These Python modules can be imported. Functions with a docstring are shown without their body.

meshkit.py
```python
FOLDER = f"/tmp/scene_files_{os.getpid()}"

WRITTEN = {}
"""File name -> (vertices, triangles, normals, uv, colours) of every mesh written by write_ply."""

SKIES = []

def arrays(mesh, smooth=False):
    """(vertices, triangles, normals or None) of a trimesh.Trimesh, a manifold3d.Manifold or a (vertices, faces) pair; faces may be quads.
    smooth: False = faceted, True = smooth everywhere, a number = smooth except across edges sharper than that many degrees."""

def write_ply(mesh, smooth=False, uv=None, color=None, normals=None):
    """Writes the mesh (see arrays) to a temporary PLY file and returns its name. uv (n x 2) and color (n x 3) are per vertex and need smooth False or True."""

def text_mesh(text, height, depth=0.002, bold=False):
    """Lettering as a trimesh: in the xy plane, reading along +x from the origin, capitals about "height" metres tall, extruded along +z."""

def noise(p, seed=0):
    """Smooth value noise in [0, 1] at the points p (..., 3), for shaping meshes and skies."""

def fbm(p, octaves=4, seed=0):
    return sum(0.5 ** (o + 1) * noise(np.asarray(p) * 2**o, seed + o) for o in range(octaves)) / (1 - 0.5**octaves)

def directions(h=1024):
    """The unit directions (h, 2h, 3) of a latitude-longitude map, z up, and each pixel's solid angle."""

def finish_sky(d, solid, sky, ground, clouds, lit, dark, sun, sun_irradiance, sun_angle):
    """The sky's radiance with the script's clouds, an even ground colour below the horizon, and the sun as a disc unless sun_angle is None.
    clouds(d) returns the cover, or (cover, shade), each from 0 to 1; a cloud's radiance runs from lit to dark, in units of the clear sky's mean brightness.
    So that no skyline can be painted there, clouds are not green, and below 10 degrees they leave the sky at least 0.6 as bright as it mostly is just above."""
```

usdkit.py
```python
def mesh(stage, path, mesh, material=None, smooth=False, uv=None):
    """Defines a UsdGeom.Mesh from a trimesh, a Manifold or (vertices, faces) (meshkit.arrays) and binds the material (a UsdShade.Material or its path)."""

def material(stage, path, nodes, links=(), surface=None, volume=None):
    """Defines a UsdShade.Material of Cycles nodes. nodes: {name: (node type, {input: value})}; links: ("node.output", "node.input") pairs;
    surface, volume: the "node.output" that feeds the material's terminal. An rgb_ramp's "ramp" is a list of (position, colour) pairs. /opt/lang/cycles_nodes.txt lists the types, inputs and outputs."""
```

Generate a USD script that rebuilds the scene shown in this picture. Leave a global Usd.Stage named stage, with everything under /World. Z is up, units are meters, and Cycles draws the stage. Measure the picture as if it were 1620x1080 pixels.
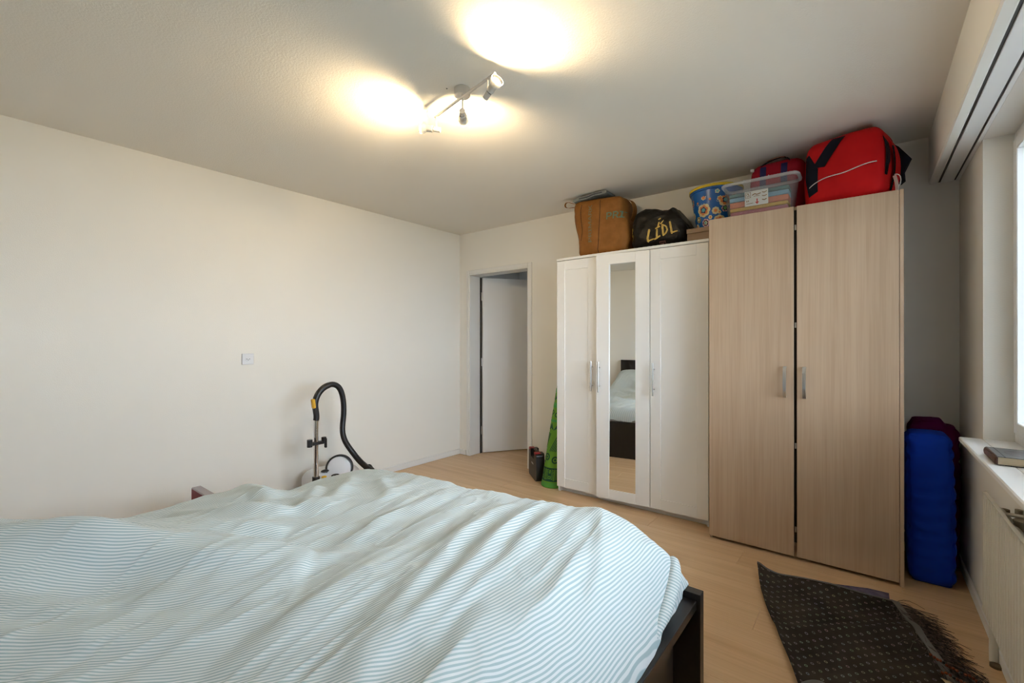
import math, random, numpy as np, trimesh, usdkit, meshkit
from pxr import Usd, UsdGeom, UsdLux, UsdShade, Gf, Sdf
from shapely.geometry import Polygon, LineString, Point, box as sbox
from shapely import affinity
from shapely.ops import unary_union
from scipy.interpolate import RBFInterpolator, CubicSpline, griddata
from scipy.ndimage import gaussian_filter

rng = np.random.default_rng(7)
stage = Usd.Stage.CreateInMemory()
UsdGeom.SetStageUpAxis(stage, UsdGeom.Tokens.z)
UsdGeom.SetStageMetersPerUnit(stage, 1.0)
UsdGeom.Xform.Define(stage, '/World')
UsdGeom.Scope.Define(stage, '/World/Looks')

# ---------------------------------------------------------------- camera, daylight, exposure
cam = UsdGeom.Camera.Define(stage, '/World/camera')
YAW, PIT, CAM, FPX = math.radians(38.41), math.radians(0.07), np.array([3.492, -3.482, 1.2197]), 707.4
fw = np.array([-math.sin(YAW) * math.cos(PIT), math.cos(YAW) * math.cos(PIT), math.sin(PIT)])
rt = np.array([math.cos(YAW), math.sin(YAW), 0.0])
up = np.cross(rt, fw)
cam.AddTransformOp().Set(Gf.Matrix4d(*rt, 0, *up, 0, *(-fw), 0, *CAM, 1))
cam.CreateHorizontalApertureAttr(36.0)
cam.CreateVerticalApertureAttr(24.0)
cam.CreateFocalLengthAttr(36.0 * FPX / 1620.0)
cam.CreateClippingRangeAttr(Gf.Vec2f(0.02, 500))
cam.CreateExposureAttr(0.68)

SKY = (0.76, 0.855, 1.0)
dome = UsdLux.DomeLight.Define(stage, '/World/sky')
dome.CreateColorAttr(Gf.Vec3f(*SKY))
dome.CreateIntensityAttr(2.6)
LAMP_STRENGTH = 2350.0
LAMP_COLOR = (1.0, 0.755, 0.44)

# ---------------------------------------------------------------- helpers: prims
used = {}


def numbered(parent, name):
    k = (str(parent), name)
    used[k] = used.get(k, -1) + 1
    return name if used[k] == 0 else '%s_%03d' % (name, used[k])


class Thing:
    """An Xform at the thing's base; children are given in world coordinates."""

    def __init__(s, name, loc=(0, 0, 0), label=None, cat=None, group=None, kind=None, parent='/World', rz=0.0):
        s.path = '%s/%s' % (parent, numbered(parent, name))
        s.loc = np.array(loc, float)
        s.rz = rz
        x = UsdGeom.Xform.Define(stage, s.path)
        x.AddTranslateOp().Set(Gf.Vec3d(*map(float, loc)))
        if rz:
            x.AddRotateZOp().Set(math.degrees(rz))
        tag(x.GetPrim(), label, cat, group, kind)

    def part(s, name, mesh, mat, smooth=30, label=None, uv=None, kind=None, parent=None, local=False):
        v, f = vf(mesh)
        if not local:
            v = v - s.loc
        base = parent or s.path
        path = '%s/%s' % (base, numbered(base, name))
        m = usdkit.mesh(stage, path, (v, f), mat, smooth, uv)
        tag(m.GetPrim(), label, None, None, kind)
        return path


def tag(p, label=None, cat=None, group=None, kind=None):
    for k, v in (('label', label), ('category', cat), ('group', group), ('kind', kind)):
        if v:
            p.SetCustomDataByKey(k, v)


def vf(mesh):
    if hasattr(mesh, 'to_mesh'):
        m = mesh.to_mesh()
        return np.array(m.vert_properties[:, :3], float), np.array(m.tri_verts)
    if isinstance(mesh, tuple):
        return np.array(mesh[0], float), np.array(mesh[1])
    return np.array(mesh.vertices, float), np.array(mesh.faces)


def struct(name, mesh, mat, smooth=False):
    path = '/World/' + numbered('/World', name)
    m = usdkit.mesh(stage, path, vf(mesh), mat, smooth)
    tag(m.GetPrim(), kind='structure')
    return path


def single(name, mesh, mat, label, cat, group=None, smooth=30, uv=None, kind=None):
    path = '/World/' + numbered('/World', name)
    m = usdkit.mesh(stage, path, vf(mesh), mat, smooth, uv)
    tag(m.GetPrim(), label, cat, group, kind)
    return path


# ---------------------------------------------------------------- helpers: meshes
def cat(*ms):
    vs, fs, n = [], [], 0
    for m in ms:
        v, f = vf(m)
        vs.append(v)
        fs.append(f + n)
        n += len(v)
    return np.vstack(vs), np.vstack(fs)


def bb(x0, x1, y0, y1, z0, z1, r=0.002):
    lo, hi = np.array([x0, y0, z0], float), np.array([x1, y1, z1], float)
    if r <= 0:
        return trimesh.creation.box(bounds=[lo, hi])
    r = min(r, (hi - lo).min() * 0.45)
    pts = []
    for sx in (0, 1):
        for sy in (0, 1):
            for sz in (0, 1):
                c = np.where([sx, sy, sz], hi, lo)
                d = np.where([sx, sy, sz], -r, r)
                for k in range(3):
                    q = c + d
                    q[k] = c[k]
                    pts.append(q)
    return trimesh.convex.convex_hull(np.array(pts))


def xf(mesh, loc=(0, 0, 0), rz=0.0, rx=0.0, ry=0.0, scale=None):
    v, f = vf(mesh)
    if scale is not None:
        v = v * np.array(scale)
    for a, ax in ((rx, [1, 0, 0]), (ry, [0, 1, 0]), (rz, [0, 0, 1])):
        if a:
            v = v @ trimesh.transformations.rotation_matrix(a, ax)[:3, :3].T
    return v + np.array(loc, float), f


def spline(pts, n=60):
    p = np.array(pts, float)
    t = np.r_[0, np.cumsum(np.linalg.norm(np.diff(p, axis=0), axis=1))]
    return CubicSpline(t, p)(np.linspace(0, t[-1], n))


def tube(path, r, n=10, caps=True):
    p = np.array(path, float)
    r = np.broadcast_to(np.asarray(r, float), (len(p),))
    T = np.gradient(p, axis=0)
    T /= np.linalg.norm(T, axis=1, keepdims=True)
    a = np.array([0, 0, 1.0]) if abs(T[0][2]) < 0.9 else np.array([1.0, 0, 0])
    N = np.cross(T[0], a)
    N /= np.linalg.norm(N)
    rings = []
    ang = np.arange(n) * 2 * math.pi / n
    for k in range(len(p)):
        N = N - T[k] * (N @ T[k])
        N /= np.linalg.norm(N)
        B = np.cross(T[k], N)
        rings.append(p[k] + r[k] * (np.cos(ang)[:, None] * N + np.sin(ang)[:, None] * B))
    v = np.vstack(rings)
    f = []
    for k in range(len(p) - 1):
        for j in range(n):
            a0, a1 = k * n + j, k * n + (j + 1) % n
            f += [[a0, a1, a1 + n], [a0, a1 + n, a0 + n]]
    if caps:
        v = np.vstack([v, p[0], p[-1]])
        c0, c1, L = len(v) - 2, len(v) - 1, (len(p) - 1) * n
        for j in range(n):
            f += [[c0, (j + 1) % n, j], [c1, L + j, L + (j + 1) % n]]
    return v, np.array(f)


def cyl(a, b, r, n=20, r2=None):
    return tube([a, b], [r, r if r2 is None else r2], n)


def lathe(profile, n=40, loc=(0, 0, 0), axis=None):
    """profile: (r, h) pairs, about +z (or axis) from loc."""
    pr = np.array(profile, float)
    ang = np.arange(n) * 2 * math.pi / n
    v = np.stack([np.outer(pr[:, 0], np.cos(ang)), np.outer(pr[:, 0], np.sin(ang)), np.repeat(pr[:, 1:], n, 1)], -1).reshape(-1, 3)
    f = []
    for k in range(len(pr) - 1):
        for j in range(n):
            a0, a1 = k * n + j, k * n + (j + 1) % n
            f += [[a0, a1, a1 + n], [a0, a1 + n, a0 + n]]
    if axis is not None:
        ax = np.array(axis, float) / np.linalg.norm(axis)
        M = trimesh.geometry.align_vectors([0, 0, 1], ax)[:3, :3]
        v = v @ M.T
    return v + np.array(loc, float), np.array(f)


def ribbon(path, wdir, width, th=0.003):
    """A strap: a flat band of given width along wdir (one vector, or one per point) following the path."""
    p = np.array(path, float)
    w = np.broadcast_to(np.array(wdir, float), p.shape).copy()
    w /= np.linalg.norm(w, axis=1, keepdims=True)
    T = np.gradient(p, axis=0)
    T /= np.linalg.norm(T, axis=1, keepdims=True)
    N = np.cross(T, w)
    N /= np.linalg.norm(N, axis=1, keepdims=True)
    h = width / 2
    v = np.stack([p - w * h - N * th / 2, p + w * h - N * th / 2, p + w * h + N * th / 2, p - w * h + N * th / 2], 1).reshape(-1, 3)
    f = []
    for k in range(len(p) - 1):
        for j in range(4):
            a0, a1 = 4 * k + j, 4 * k + (j + 1) % 4
            f += [[a0, a1, a1 + 4], [a0, a1 + 4, a0 + 4]]
    e = 4 * (len(p) - 1)
    f += [[0, 2, 1], [0, 3, 2], [e, e + 1, e + 2], [e, e + 2, e + 3]]
    return v, np.array(f)


def grid(P, flip=False):
    """Faces of an (n, m, 3) array of points."""
    n, m = P.shape[:2]
    i = np.arange(n * m).reshape(n, m)
    a, b, c, d = i[:-1, :-1].ravel(), i[1:, :-1].ravel(), i[1:, 1:].ravel(), i[:-1, 1:].ravel()
    f = np.vstack([np.stack([a, b, c], 1), np.stack([a, c, d], 1)])
    return P.reshape(-1, 3), f[:, ::-1] if flip else f


def slab(top, th):
    """Closed sheet: top (n, m, 3) with an underside th lower."""
    n, m = top.shape[:2]
    bot = top - np.array([0, 0, th])
    v = np.vstack([top.reshape(-1, 3), bot.reshape(-1, 3)])
    f = grid(top)[1]
    N = n * m
    i = np.arange(N).reshape(n, m)
    ring = np.r_[i[0, :], i[1:, -1], i[-1, -2::-1], i[-2:0:-1, 0]]
    nx = np.roll(ring, -1)
    side = np.vstack([np.stack([ring, nx, nx + N], 1), np.stack([ring, nx + N, ring + N], 1)])
    return v, np.vstack([f, f[:, ::-1] + N, side])


def softbox(w, d, h, r=0.03, n=26, amp=0.0, scale=8.0, seed=0, bulge=0.0, shape=None):
    """A stuffed box: rounded edges, bulging faces, lumpy; base at z=0, centred in x and y."""
    b = trimesh.creation.box([2, 2, 2])
    lin = np.linspace(-1, 1, n)
    V, F, k = [], [], 0
    for ax in range(3):
        for s in (-1, 1):
            A, B = np.meshgrid(lin, lin, indexing='ij')
            P = np.zeros((n, n, 3))
            P[..., ax] = s
            P[..., (ax + 1) % 3] = A
            P[..., (ax + 2) % 3] = B
            v, f = grid(P, flip=(s < 0))
            V.append(v)
            F.append(f + k)
            k += len(v)
    m = trimesh.Trimesh(np.vstack(V), np.vstack(F), process=True)
    m.merge_vertices()
    u = np.array(m.vertices)
    half = np.array([w, d, h]) / 2
    p = u * half
    inner = np.clip(p, -(half - r), half - r)
    dd = p - inner
    L = np.linalg.norm(dd, axis=1, keepdims=True)
    out = inner + np.where(L > 1e-9, dd / np.maximum(L, 1e-9) * np.minimum(r, np.maximum(np.abs(dd).max(1, keepdims=True), 1e-9)), 0)
    nrm = out - inner
    nl = np.linalg.norm(nrm, axis=1, keepdims=True)
    nrm = np.where(nl > 1e-9, nrm / np.maximum(nl, 1e-9), 0)
    if bulge:
        q = out / half
        for ax in range(3):
            o1, o2 = (ax + 1) % 3, (ax + 2) % 3
            out[:, ax] += np.sign(q[:, ax]) * np.abs(q[:, ax]) ** 3 * bulge * (1 - q[:, o1] ** 2) * (1 - q[:, o2] ** 2)
    if amp:
        nz = meshkit.fbm(out * scale + seed * 3.7, 4, seed) - 0.5
        out = out + nrm * nz[:, None] * 2 * amp
    out[:, 2] += h / 2
    out[:, 2] = np.maximum(out[:, 2], 0)
    if shape is not None:
        out = shape(out)
    return out, np.array(m.faces)


def poly_mesh(poly, depth=0.0015, edge=0.012):
    """Shapely polygon as a thin subdivided slab in the xy plane."""
    gs = getattr(poly, 'geoms', [poly])
    ms = []
    for g in gs:
        if g.area < 1e-9:
            continue
        m = trimesh.creation.extrude_polygon(g, depth, engine='earcut')
        v, f = trimesh.remesh.subdivide_to_size(m.vertices, m.faces, edge, max_iter=12)
        ms.append((v, f))
    return cat(*ms)


def drape(mesh2d, host, side='front', lift=0.001, off=(0, 0)):
    """Lays a flat mesh (x, y -> across, height; z = thickness) on the front (-y), or top, of host (a mesh in the same local frame)."""
    hv, hf = vf(host)
    v, f = vf(mesh2d)
    v = v.copy()
    x, z, t = v[:, 0] + off[0], v[:, 1] + off[1], v[:, 2]
    m = trimesh.Trimesh(hv, hf, process=False)
    vn = m.vertex_normals
    if side == 'front':
        sel = vn[:, 1] < -0.12
        src, val = hv[sel][:, [0, 2]], hv[sel][:, 1]
    else:
        sel = vn[:, 2] > 0.12
        src, val = hv[sel][:, [0, 1]], hv[sel][:, 2]
    q = np.stack([x, z], 1)
    y = griddata(src, val, q, 'linear')
    y2 = griddata(src, val, q, 'nearest')
    y = np.where(np.isnan(y), y2, y)
    if side == 'front':
        return np.stack([x, y - lift - t, z], 1), f[:, ::-1] if False else np.ascontiguousarray(f[:, [0, 2, 1]])
    return np.stack([x, z, y + lift + t], 1), f


def text2d(txt, height, bold=True, edge=0.01):
    m = meshkit.text_mesh(txt, height, 0.0008, bold)
    v, f = trimesh.remesh.subdivide_to_size(m.vertices, m.faces, edge, max_iter=12)
    return v, f


def stroke(pts, w):
    return LineString(pts).buffer(w / 2, cap_style=1, join_style=1, resolution=3)


def brush(pts, w0, w1, n=10):
    """A brush stroke whose width runs from w0 to w1."""
    L = LineString(pts)
    P = [L.interpolate(t, normalized=True) for t in np.linspace(0, 1, n)]
    return unary_union([unary_union([P[k].buffer((w0 + (w1 - w0) * k / (n - 1)) / 2, 4), P[k + 1].buffer((w0 + (w1 - w0) * (k + 1) / (n - 1)) / 2, 4)]).convex_hull for k in range(n - 1)])


# ---------------------------------------------------------------- helpers: materials
def M(name, col, rough=0.5, metal=0.0, col2=None, vscale=6.0, vstretch=(1, 1, 1), detail=4, vlo=0.35, vhi=0.65, bump=0.0, bscale=80.0, bstretch=(1, 1, 1), bdist=0.002, spec=0.5, extra=None, rnd=False):
    n = {'p': ('principled_bsdf', {'base_color': col, 'roughness': rough, 'metallic': metal, 'specular_ior_level': spec, **(extra or {})})}
    l = []
    if col2 is not None or bump:
        n['tc'] = ('texture_coordinate', {})
        src = 'tc.object'
        n['geo'] = ('geometry', {})
        src = 'geo.position'
        if rnd:
            n['oi'] = ('object_info', {})
            n['rs'] = ('vector_math', {'math_type': 'scale', 'vector1': (37.0, 17.0, 53.0)})
            n['ra'] = ('vector_math', {'math_type': 'add'})
            l += [('oi.random', 'rs.scale'), (src, 'ra.vector1'), ('rs.vector', 'ra.vector2')]
            src = 'ra.vector'
    if col2 is not None:
        n['mp'] = ('mapping', {'scale': vstretch})
        n['nz'] = ('noise_texture', {'scale': vscale, 'detail': float(detail), 'roughness': 0.6})
        n['rp'] = ('rgb_ramp', {'ramp': [(vlo, col), (vhi, col2)]})
        l += [(src, 'mp.vector'), ('mp.vector', 'nz.vector'), ('nz.fac', 'rp.fac'), ('rp.color', 'p.base_color')]
    if bump:
        n['bm'] = ('mapping', {'scale': bstretch})
        n['bn'] = ('noise_texture', {'scale': bscale, 'detail': 3.0, 'roughness': 0.6})
        n['bu'] = ('bump', {'strength': bump, 'distance': bdist})
        l += [(src, 'bm.vector'), ('bm.vector', 'bn.vector'), ('bn.fac', 'bu.height'), ('bu.normal', 'p.normal')]
    return usdkit.material(stage, '/World/Looks/' + name, n, l, 'p.BSDF')


def wood(name, c1, c2, c3, axis, rough=0.35, fine=1.0, spec=0.5, rnd=True):
    st = [22.0, 22.0, 22.0]
    st['xyz'.index(axis)] = 1.1
    st2 = [90.0, 90.0, 90.0]
    st2['xyz'.index(axis)] = 2.0
    n = {'geo': ('geometry', {}), 'oi': ('object_info', {}),
         'rs': ('vector_math', {'math_type': 'scale', 'vector1': (37.0, 17.0, 53.0)}), 'ra': ('vector_math', {'math_type': 'add'}),
         'm1': ('mapping', {'scale': st}), 'm2': ('mapping', {'scale': st2}),
         'n1': ('noise_texture', {'scale': 0.55, 'detail': 4.0, 'roughness': 0.55, 'distortion': 0.6}),
         'n2': ('noise_texture', {'scale': 1.0 * fine, 'detail': 3.0, 'roughness': 0.6}),
         'r1': ('rgb_ramp', {'ramp': [(0.3, c1), (0.52, c2), (0.7, c3)]}),
         'r2': ('rgb_ramp', {'ramp': [(0.35, (0.89, 0.87, 0.85)), (0.6, (1, 1, 1))]}),
         'mx': ('mix_color', {'blend_type': 'multiply', 'fac': 0.8}),
         'p': ('principled_bsdf', {'roughness': rough, 'specular_ior_level': spec})}
    l = [('oi.random', 'rs.scale'), ('geo.position', 'ra.vector1'), ('rs.vector', 'ra.vector2'), ('ra.vector', 'm1.vector'), ('ra.vector', 'm2.vector'),
         ('m1.vector', 'n1.vector'), ('m2.vector', 'n2.vector'), ('n1.fac', 'r1.fac'), ('n2.fac', 'r2.fac'), ('r1.color', 'mx.a'), ('r2.color', 'mx.b'), ('mx.result', 'p.base_color')]
    return usdkit.material(stage, '/World/Looks/' + name, n, l, 'p.BSDF')


plaster = M('plaster', (0.81, 0.787, 0.735), 0.85, bump=0.25, bscale=170, bdist=0.002, spec=0.2)
ceil_mat = M('ceiling_plaster', (0.85, 0.815, 0.75), 0.9, bump=0.35, bscale=120, bdist=0.003, spec=0.15)
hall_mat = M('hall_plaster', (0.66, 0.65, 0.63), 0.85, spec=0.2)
white_paint = M('white_paint', (0.86, 0.86, 0.85), 0.42)
trim_paint = M('trim_paint', (0.76, 0.75, 0.73), 0.5)
door_paint = M('door_paint', (0.80, 0.80, 0.80), 0.45)
pvc = M('pvc_white', (0.82, 0.83, 0.84), 0.3)
floor_woods = [wood('oak_laminate_%d' % k, *cs, 'x', rough=0.34) for k, cs in enumerate([
    ((0.58, 0.375, 0.205), (0.645, 0.43, 0.245), (0.69, 0.475, 0.285)),
    ((0.60, 0.39, 0.215), (0.66, 0.445, 0.255), (0.70, 0.49, 0.30)),
    ((0.56, 0.36, 0.195), (0.63, 0.415, 0.235), (0.68, 0.465, 0.275))])]
gap_dark = M('gap_dark', (0.03, 0.025, 0.02), 0.8)
elm = wood('light_elm', (0.47, 0.335, 0.225), (0.505, 0.365, 0.25), (0.535, 0.395, 0.275), 'z', rough=0.4)
elm_edge = M('elm_edge', (0.52, 0.40, 0.27), 0.45)
bed_wood = M('black_brown', (0.008, 0.0075, 0.009), 0.33, col2=(0.015, 0.013, 0.013), vscale=3, vstretch=(40, 1, 40), spec=0.5)
steel = M('brushed_steel', (0.62, 0.62, 0.62), 0.3, 1.0)
satin = M('satin_nickel', (0.66, 0.65, 0.63), 0.35, 1.0)
chrome = M('chrome', (0.75, 0.75, 0.75), 0.12, 1.0)
mirror = M('mirror_glass', (0.90, 0.91, 0.90), 0.01, 1.0)
black_pl = M('black_plastic', (0.012, 0.012, 0.014), 0.4)
white_pl = M('white_plastic', (0.72, 0.72, 0.74), 0.35)
yellow_pl = M('yellow_plastic', (0.75, 0.42, 0.03), 0.4)
red_pl = M('red_plastic', (0.28, 0.012, 0.02), 0.4)
grey_dark = M('dark_grey', (0.05, 0.048, 0.045), 0.6)

# ---------------------------------------------------------------- room shell
H, W, YF = 2.39, 3.896, -4.05
WY0, WY1, WZ0, WZ1 = -3.05, -0.635, 0.79, 2.116          # window opening
DX0, DX1, DZ = 0.150, 0.934, 1.945                       # door opening
HX0, HX1, HY1 = -0.75, 1.75, 2.05                        # hallway beyond the door

struct('wall_left', bb(-0.12, 0, YF - 0.12, 0.0, 0, H, 0), plaster)
struct('wall_back', cat(bb(-0.12, DX0, 0, 0.15, 0, H, 0), bb(DX1, W + 0.3, 0, 0.15, 0, H, 0), bb(DX0, DX1, 0, 0.15, DZ, H, 0), bb(HX0 - 0.1, -0.12, 0, 0.15, 0, H, 0)), plaster)
struct('wall_front', bb(0, W + 0.3, YF - 0.12, YF, 0, H, 0), plaster)
struct('wall_right', cat(bb(W, W + 0.3, WY1, 0, 0, H, 0), bb(W, W + 0.3, YF, WY0, 0, H, 0), bb(W, W + 0.3, WY0, WY1, 0, WZ0 - 0.02, 0), bb(W, W + 0.3, WY0, WY1, WZ1, H, 0)), plaster)
ce = Thing('ceiling', (0, 0, H), kind='structure')
ce.part('ceiling_slab', bb(-0.9, W + 0.3, YF - 0.12, HY1 + 0.1, H, H + 0.12, 0), ceil_mat, False)
for x, y in ((1.974, -2.052), (1.984, -1.862), (2.063, -1.968)):
    ce.part('anchor_hole', cyl((x, y, H - 0.0012), (x, y, H + 0.001), 0.0035, 10), grey_dark)
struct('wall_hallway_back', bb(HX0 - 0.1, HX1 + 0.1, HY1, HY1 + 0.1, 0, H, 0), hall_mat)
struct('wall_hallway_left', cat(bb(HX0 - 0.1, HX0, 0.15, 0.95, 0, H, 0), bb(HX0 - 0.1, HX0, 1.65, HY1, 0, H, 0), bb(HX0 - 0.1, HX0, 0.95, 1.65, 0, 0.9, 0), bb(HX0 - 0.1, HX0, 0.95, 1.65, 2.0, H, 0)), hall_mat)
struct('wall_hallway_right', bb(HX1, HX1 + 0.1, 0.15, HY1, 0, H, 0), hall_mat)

fl = Thing('floor', (0, 0, 0), kind='structure')
fl.part('subfloor', bb(HX0 - 0.1, W + 0.1, YF - 0.1, HY1 + 0.1, -0.06, -0.008, 0), gap_dark, False)


def lay(y0, y1, x0, x1, seed):
    r = random.Random(seed)
    y, k = y0, 0
    while y < y1 - 1e-6:
        ye = min(y + 0.192, y1)
        x = x0 - [0.0, 0.42, 0.85, 0.2, 0.63][k % 5] - 0.1 * r.random()
        while x < x1:
            a, b = max(x, x0), min(x + 1.28, x1)
            if b - a > 0.03:
                fl.part('plank', bb(a + 0.0003, b - 0.0003, y + 0.0003, ye - 0.0003, -0.008, 0.0 - 0.00008 * r.random(), 0.0009), floor_woods[r.randrange(3)], False)
            x += 1.28
        y, k = ye, k + 1


lay(YF, -0.002, 0.0, W, 3)
lay(0.10, HY1, HX0, HX1, 5)
fl.part('threshold_strip', bb(DX0 - 0.02, DX1 + 0.02, -0.002, 0.10, -0.008, 0.0005, 0.001), floor_woods[2], False, label='oak strip across the doorway')

sk = bb(0, 0.012, YF, 0, 0, 0.055, 0.003)
struct('baseboard_left', sk, trim_paint)
struct('baseboard_back', cat(bb(0.012, 0.10, -0.012, 0, 0, 0.055, 0.003), bb(0.985, W - 0.012, -0.012, 0, 0, 0.055, 0.003)), trim_paint)
struct('baseboard_right', bb(W - 0.012, W, YF, 0, 0, 0.055, 0.003), trim_paint)
struct('baseboard_front', bb(0.012, W - 0.012, YF, YF + 0.012, 0, 0.055, 0.003), trim_paint)

# curtain box along the window wall, two rails in its underside
PX, PZ = 3.771, 2.116
tr = Thing('trim_1', (PX, 0, PZ), kind='structure', label='white curtain box with two dark rails under the ceiling above the window')
tr.part('front_board', bb(PX, 3.8105, YF, 0, PZ, H, 0.006), plaster, False)
tr.part('soffit_board', bb(3.8195, 3.8725, YF, 0, PZ, PZ + 0.05, 0.001), white_paint, False)
tr.part('soffit_board', bb(3.8815, W, YF, 0, PZ, PZ + 0.05, 0.001), white_paint, False)
tr.part('curtain_rail', bb(3.8105, 3.8195, YF, 0, PZ + 0.006, PZ + 0.05, 0), grey_dark, False)
tr.part('curtain_rail', bb(3.8725, 3.8815, YF, 0, PZ + 0.006, PZ + 0.05, 0), grey_dark, False)

# ---------------------------------------------------------------- door
dr = Thing('door_1', (DX0, 0, 0), kind='structure', label='white flush door standing open into the hallway')
arch = cat(bb(0.112, DX0, -0.012, 0.0, 0, 1.985, 0.003), bb(DX1, 0.979, -0.012, 0.0, 0, 1.985, 0.003), bb(DX0, DX1, -0.012, 0.0, DZ, 1.985, 0.003))
dr.part('architrave', arch, trim_paint, False)
jamb = cat(bb(DX0, DX0 + 0.012, -0.011, 0.152, 0, DZ, 0.002), bb(DX1 - 0.006, DX1, -0.011, 0.152, 0, DZ, 0.002), bb(DX0, DX1, -0.011, 0.152, DZ - 0.012, DZ, 0.002))
dr.part('jamb', jamb, trim_paint, False)
LA = math.atan2(0.48, 0.31)
leaf = bb(0, 0.80, -0.04, 0.0, 0.008, 1.925, 0.003)
hx, hy = 0.158, 0.185
dr.part('leaf', xf(leaf, (hx, hy, 0), LA), door_paint, False)
dr.part('rebate', bb(0.163, 0.170, 0.148, 0.176, 0, DZ - 0.02, 0.001), grey_dark, False)
for hz in (0.25, 1.0, 1.72):
    dr.part('hinge', cyl((0.172, 0.170, hz - 0.045), (0.172, 0.170, hz + 0.045), 0.007, 12), satin)
hnd = cat(xf(bb(0.70, 0.74, -0.046, -0.04, 0.93, 1.15, 0.003), (hx, hy, 0), LA), xf(cyl((0.72, -0.04, 1.05), (0.72, -0.09, 1.05), 0.009), (hx, hy, 0), LA), xf(cyl((0.725, -0.085, 1.05), (0.60, -0.085, 1.05), 0.009), (hx, hy, 0), LA))
dr.part('door_handle', hnd, satin)

# ---------------------------------------------------------------- window
FX = 3.985
pane = usdkit.material(stage, '/World/Looks/window_glass', {'t': ('transparent_bsdf', {'color': (0.97, 0.99, 0.98)}), 'g': ('glossy_bsdf', {'color': (1, 1, 1)}), 'f': ('fresnel', {'IOR': 1.45}), 'm': ('mix_closure', {})},
                       [('f.fac', 'm.fac'), ('t.BSDF', 'm.closure1'), ('g.BSDF', 'm.closure2')], 'm.closure')
wn = Thing('window_1', (FX, WY1, WZ0), kind='structure', label='white framed window above the radiator, bright daylight behind')


def rectframe(y0, y1, z0, z1, w, x0, x1):
    return cat(bb(x0, x1, y0, y0 + w, z0, z1, 0.003), bb(x0, x1, y1 - w, y1, z0, z1, 0.003), bb(x0, x1, y0 + w, y1 - w, z0, z0 + w, 0.003), bb(x0, x1, y0 + w, y1 - w, z1 - w, z1, 0.003))


wn.part('window_frame', rectframe(WY0, WY1, WZ0, WZ1, 0.045, FX + 0.006, FX + 0.075), pvc, False)
nsash = 2
ys = np.linspace(WY0 + 0.045, WY1 - 0.045, nsash + 1)
for k in range(nsash):
    sp = wn.part('sash', rectframe(ys[k] + 0.002, ys[k + 1] - 0.002, WZ0 + 0.045, WZ1 - 0.045, 0.05, FX - 0.006, FX + 0.06), pvc, False)
    wn.part('pane', bb(FX + 0.022, FX + 0.028, ys[k] + 0.05, ys[k + 1] - 0.05, WZ0 + 0.093, WZ1 - 0.093, 0), pane, False, parent=sp)
wn.part('window_sill', cat(bb(3.82, W, WY0 - 0.03, WY1 + 0.012, WZ0 - 0.022, WZ0, 0.004), bb(W, FX + 0.05, WY0, WY1, WZ0 - 0.022, WZ0, 0.001)), white_paint, False)
wn.part('window_handle', cat(bb(FX - 0.016, FX - 0.006, ys[1] + 0.012, ys[1] + 0.04, 1.36, 1.43, 0.003), cyl((FX - 0.012, ys[1] + 0.026, 1.40), (FX - 0.045, ys[1] + 0.026, 1.40), 0.007), bb(FX - 0.055, FX - 0.04, ys[1] + 0.016, ys[1] + 0.036, 1.28, 1.41, 0.005)), pvc)
wh = Thing('window_2', (HX0, 1.3, 0.9), kind='structure', label='small white framed window of the hallway')
wh.part('window_frame', rectframe(0.95, 1.65, 0.9, 2.0, 0.06, HX0 - 0.08, HX0 - 0.02), pvc, False)
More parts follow.
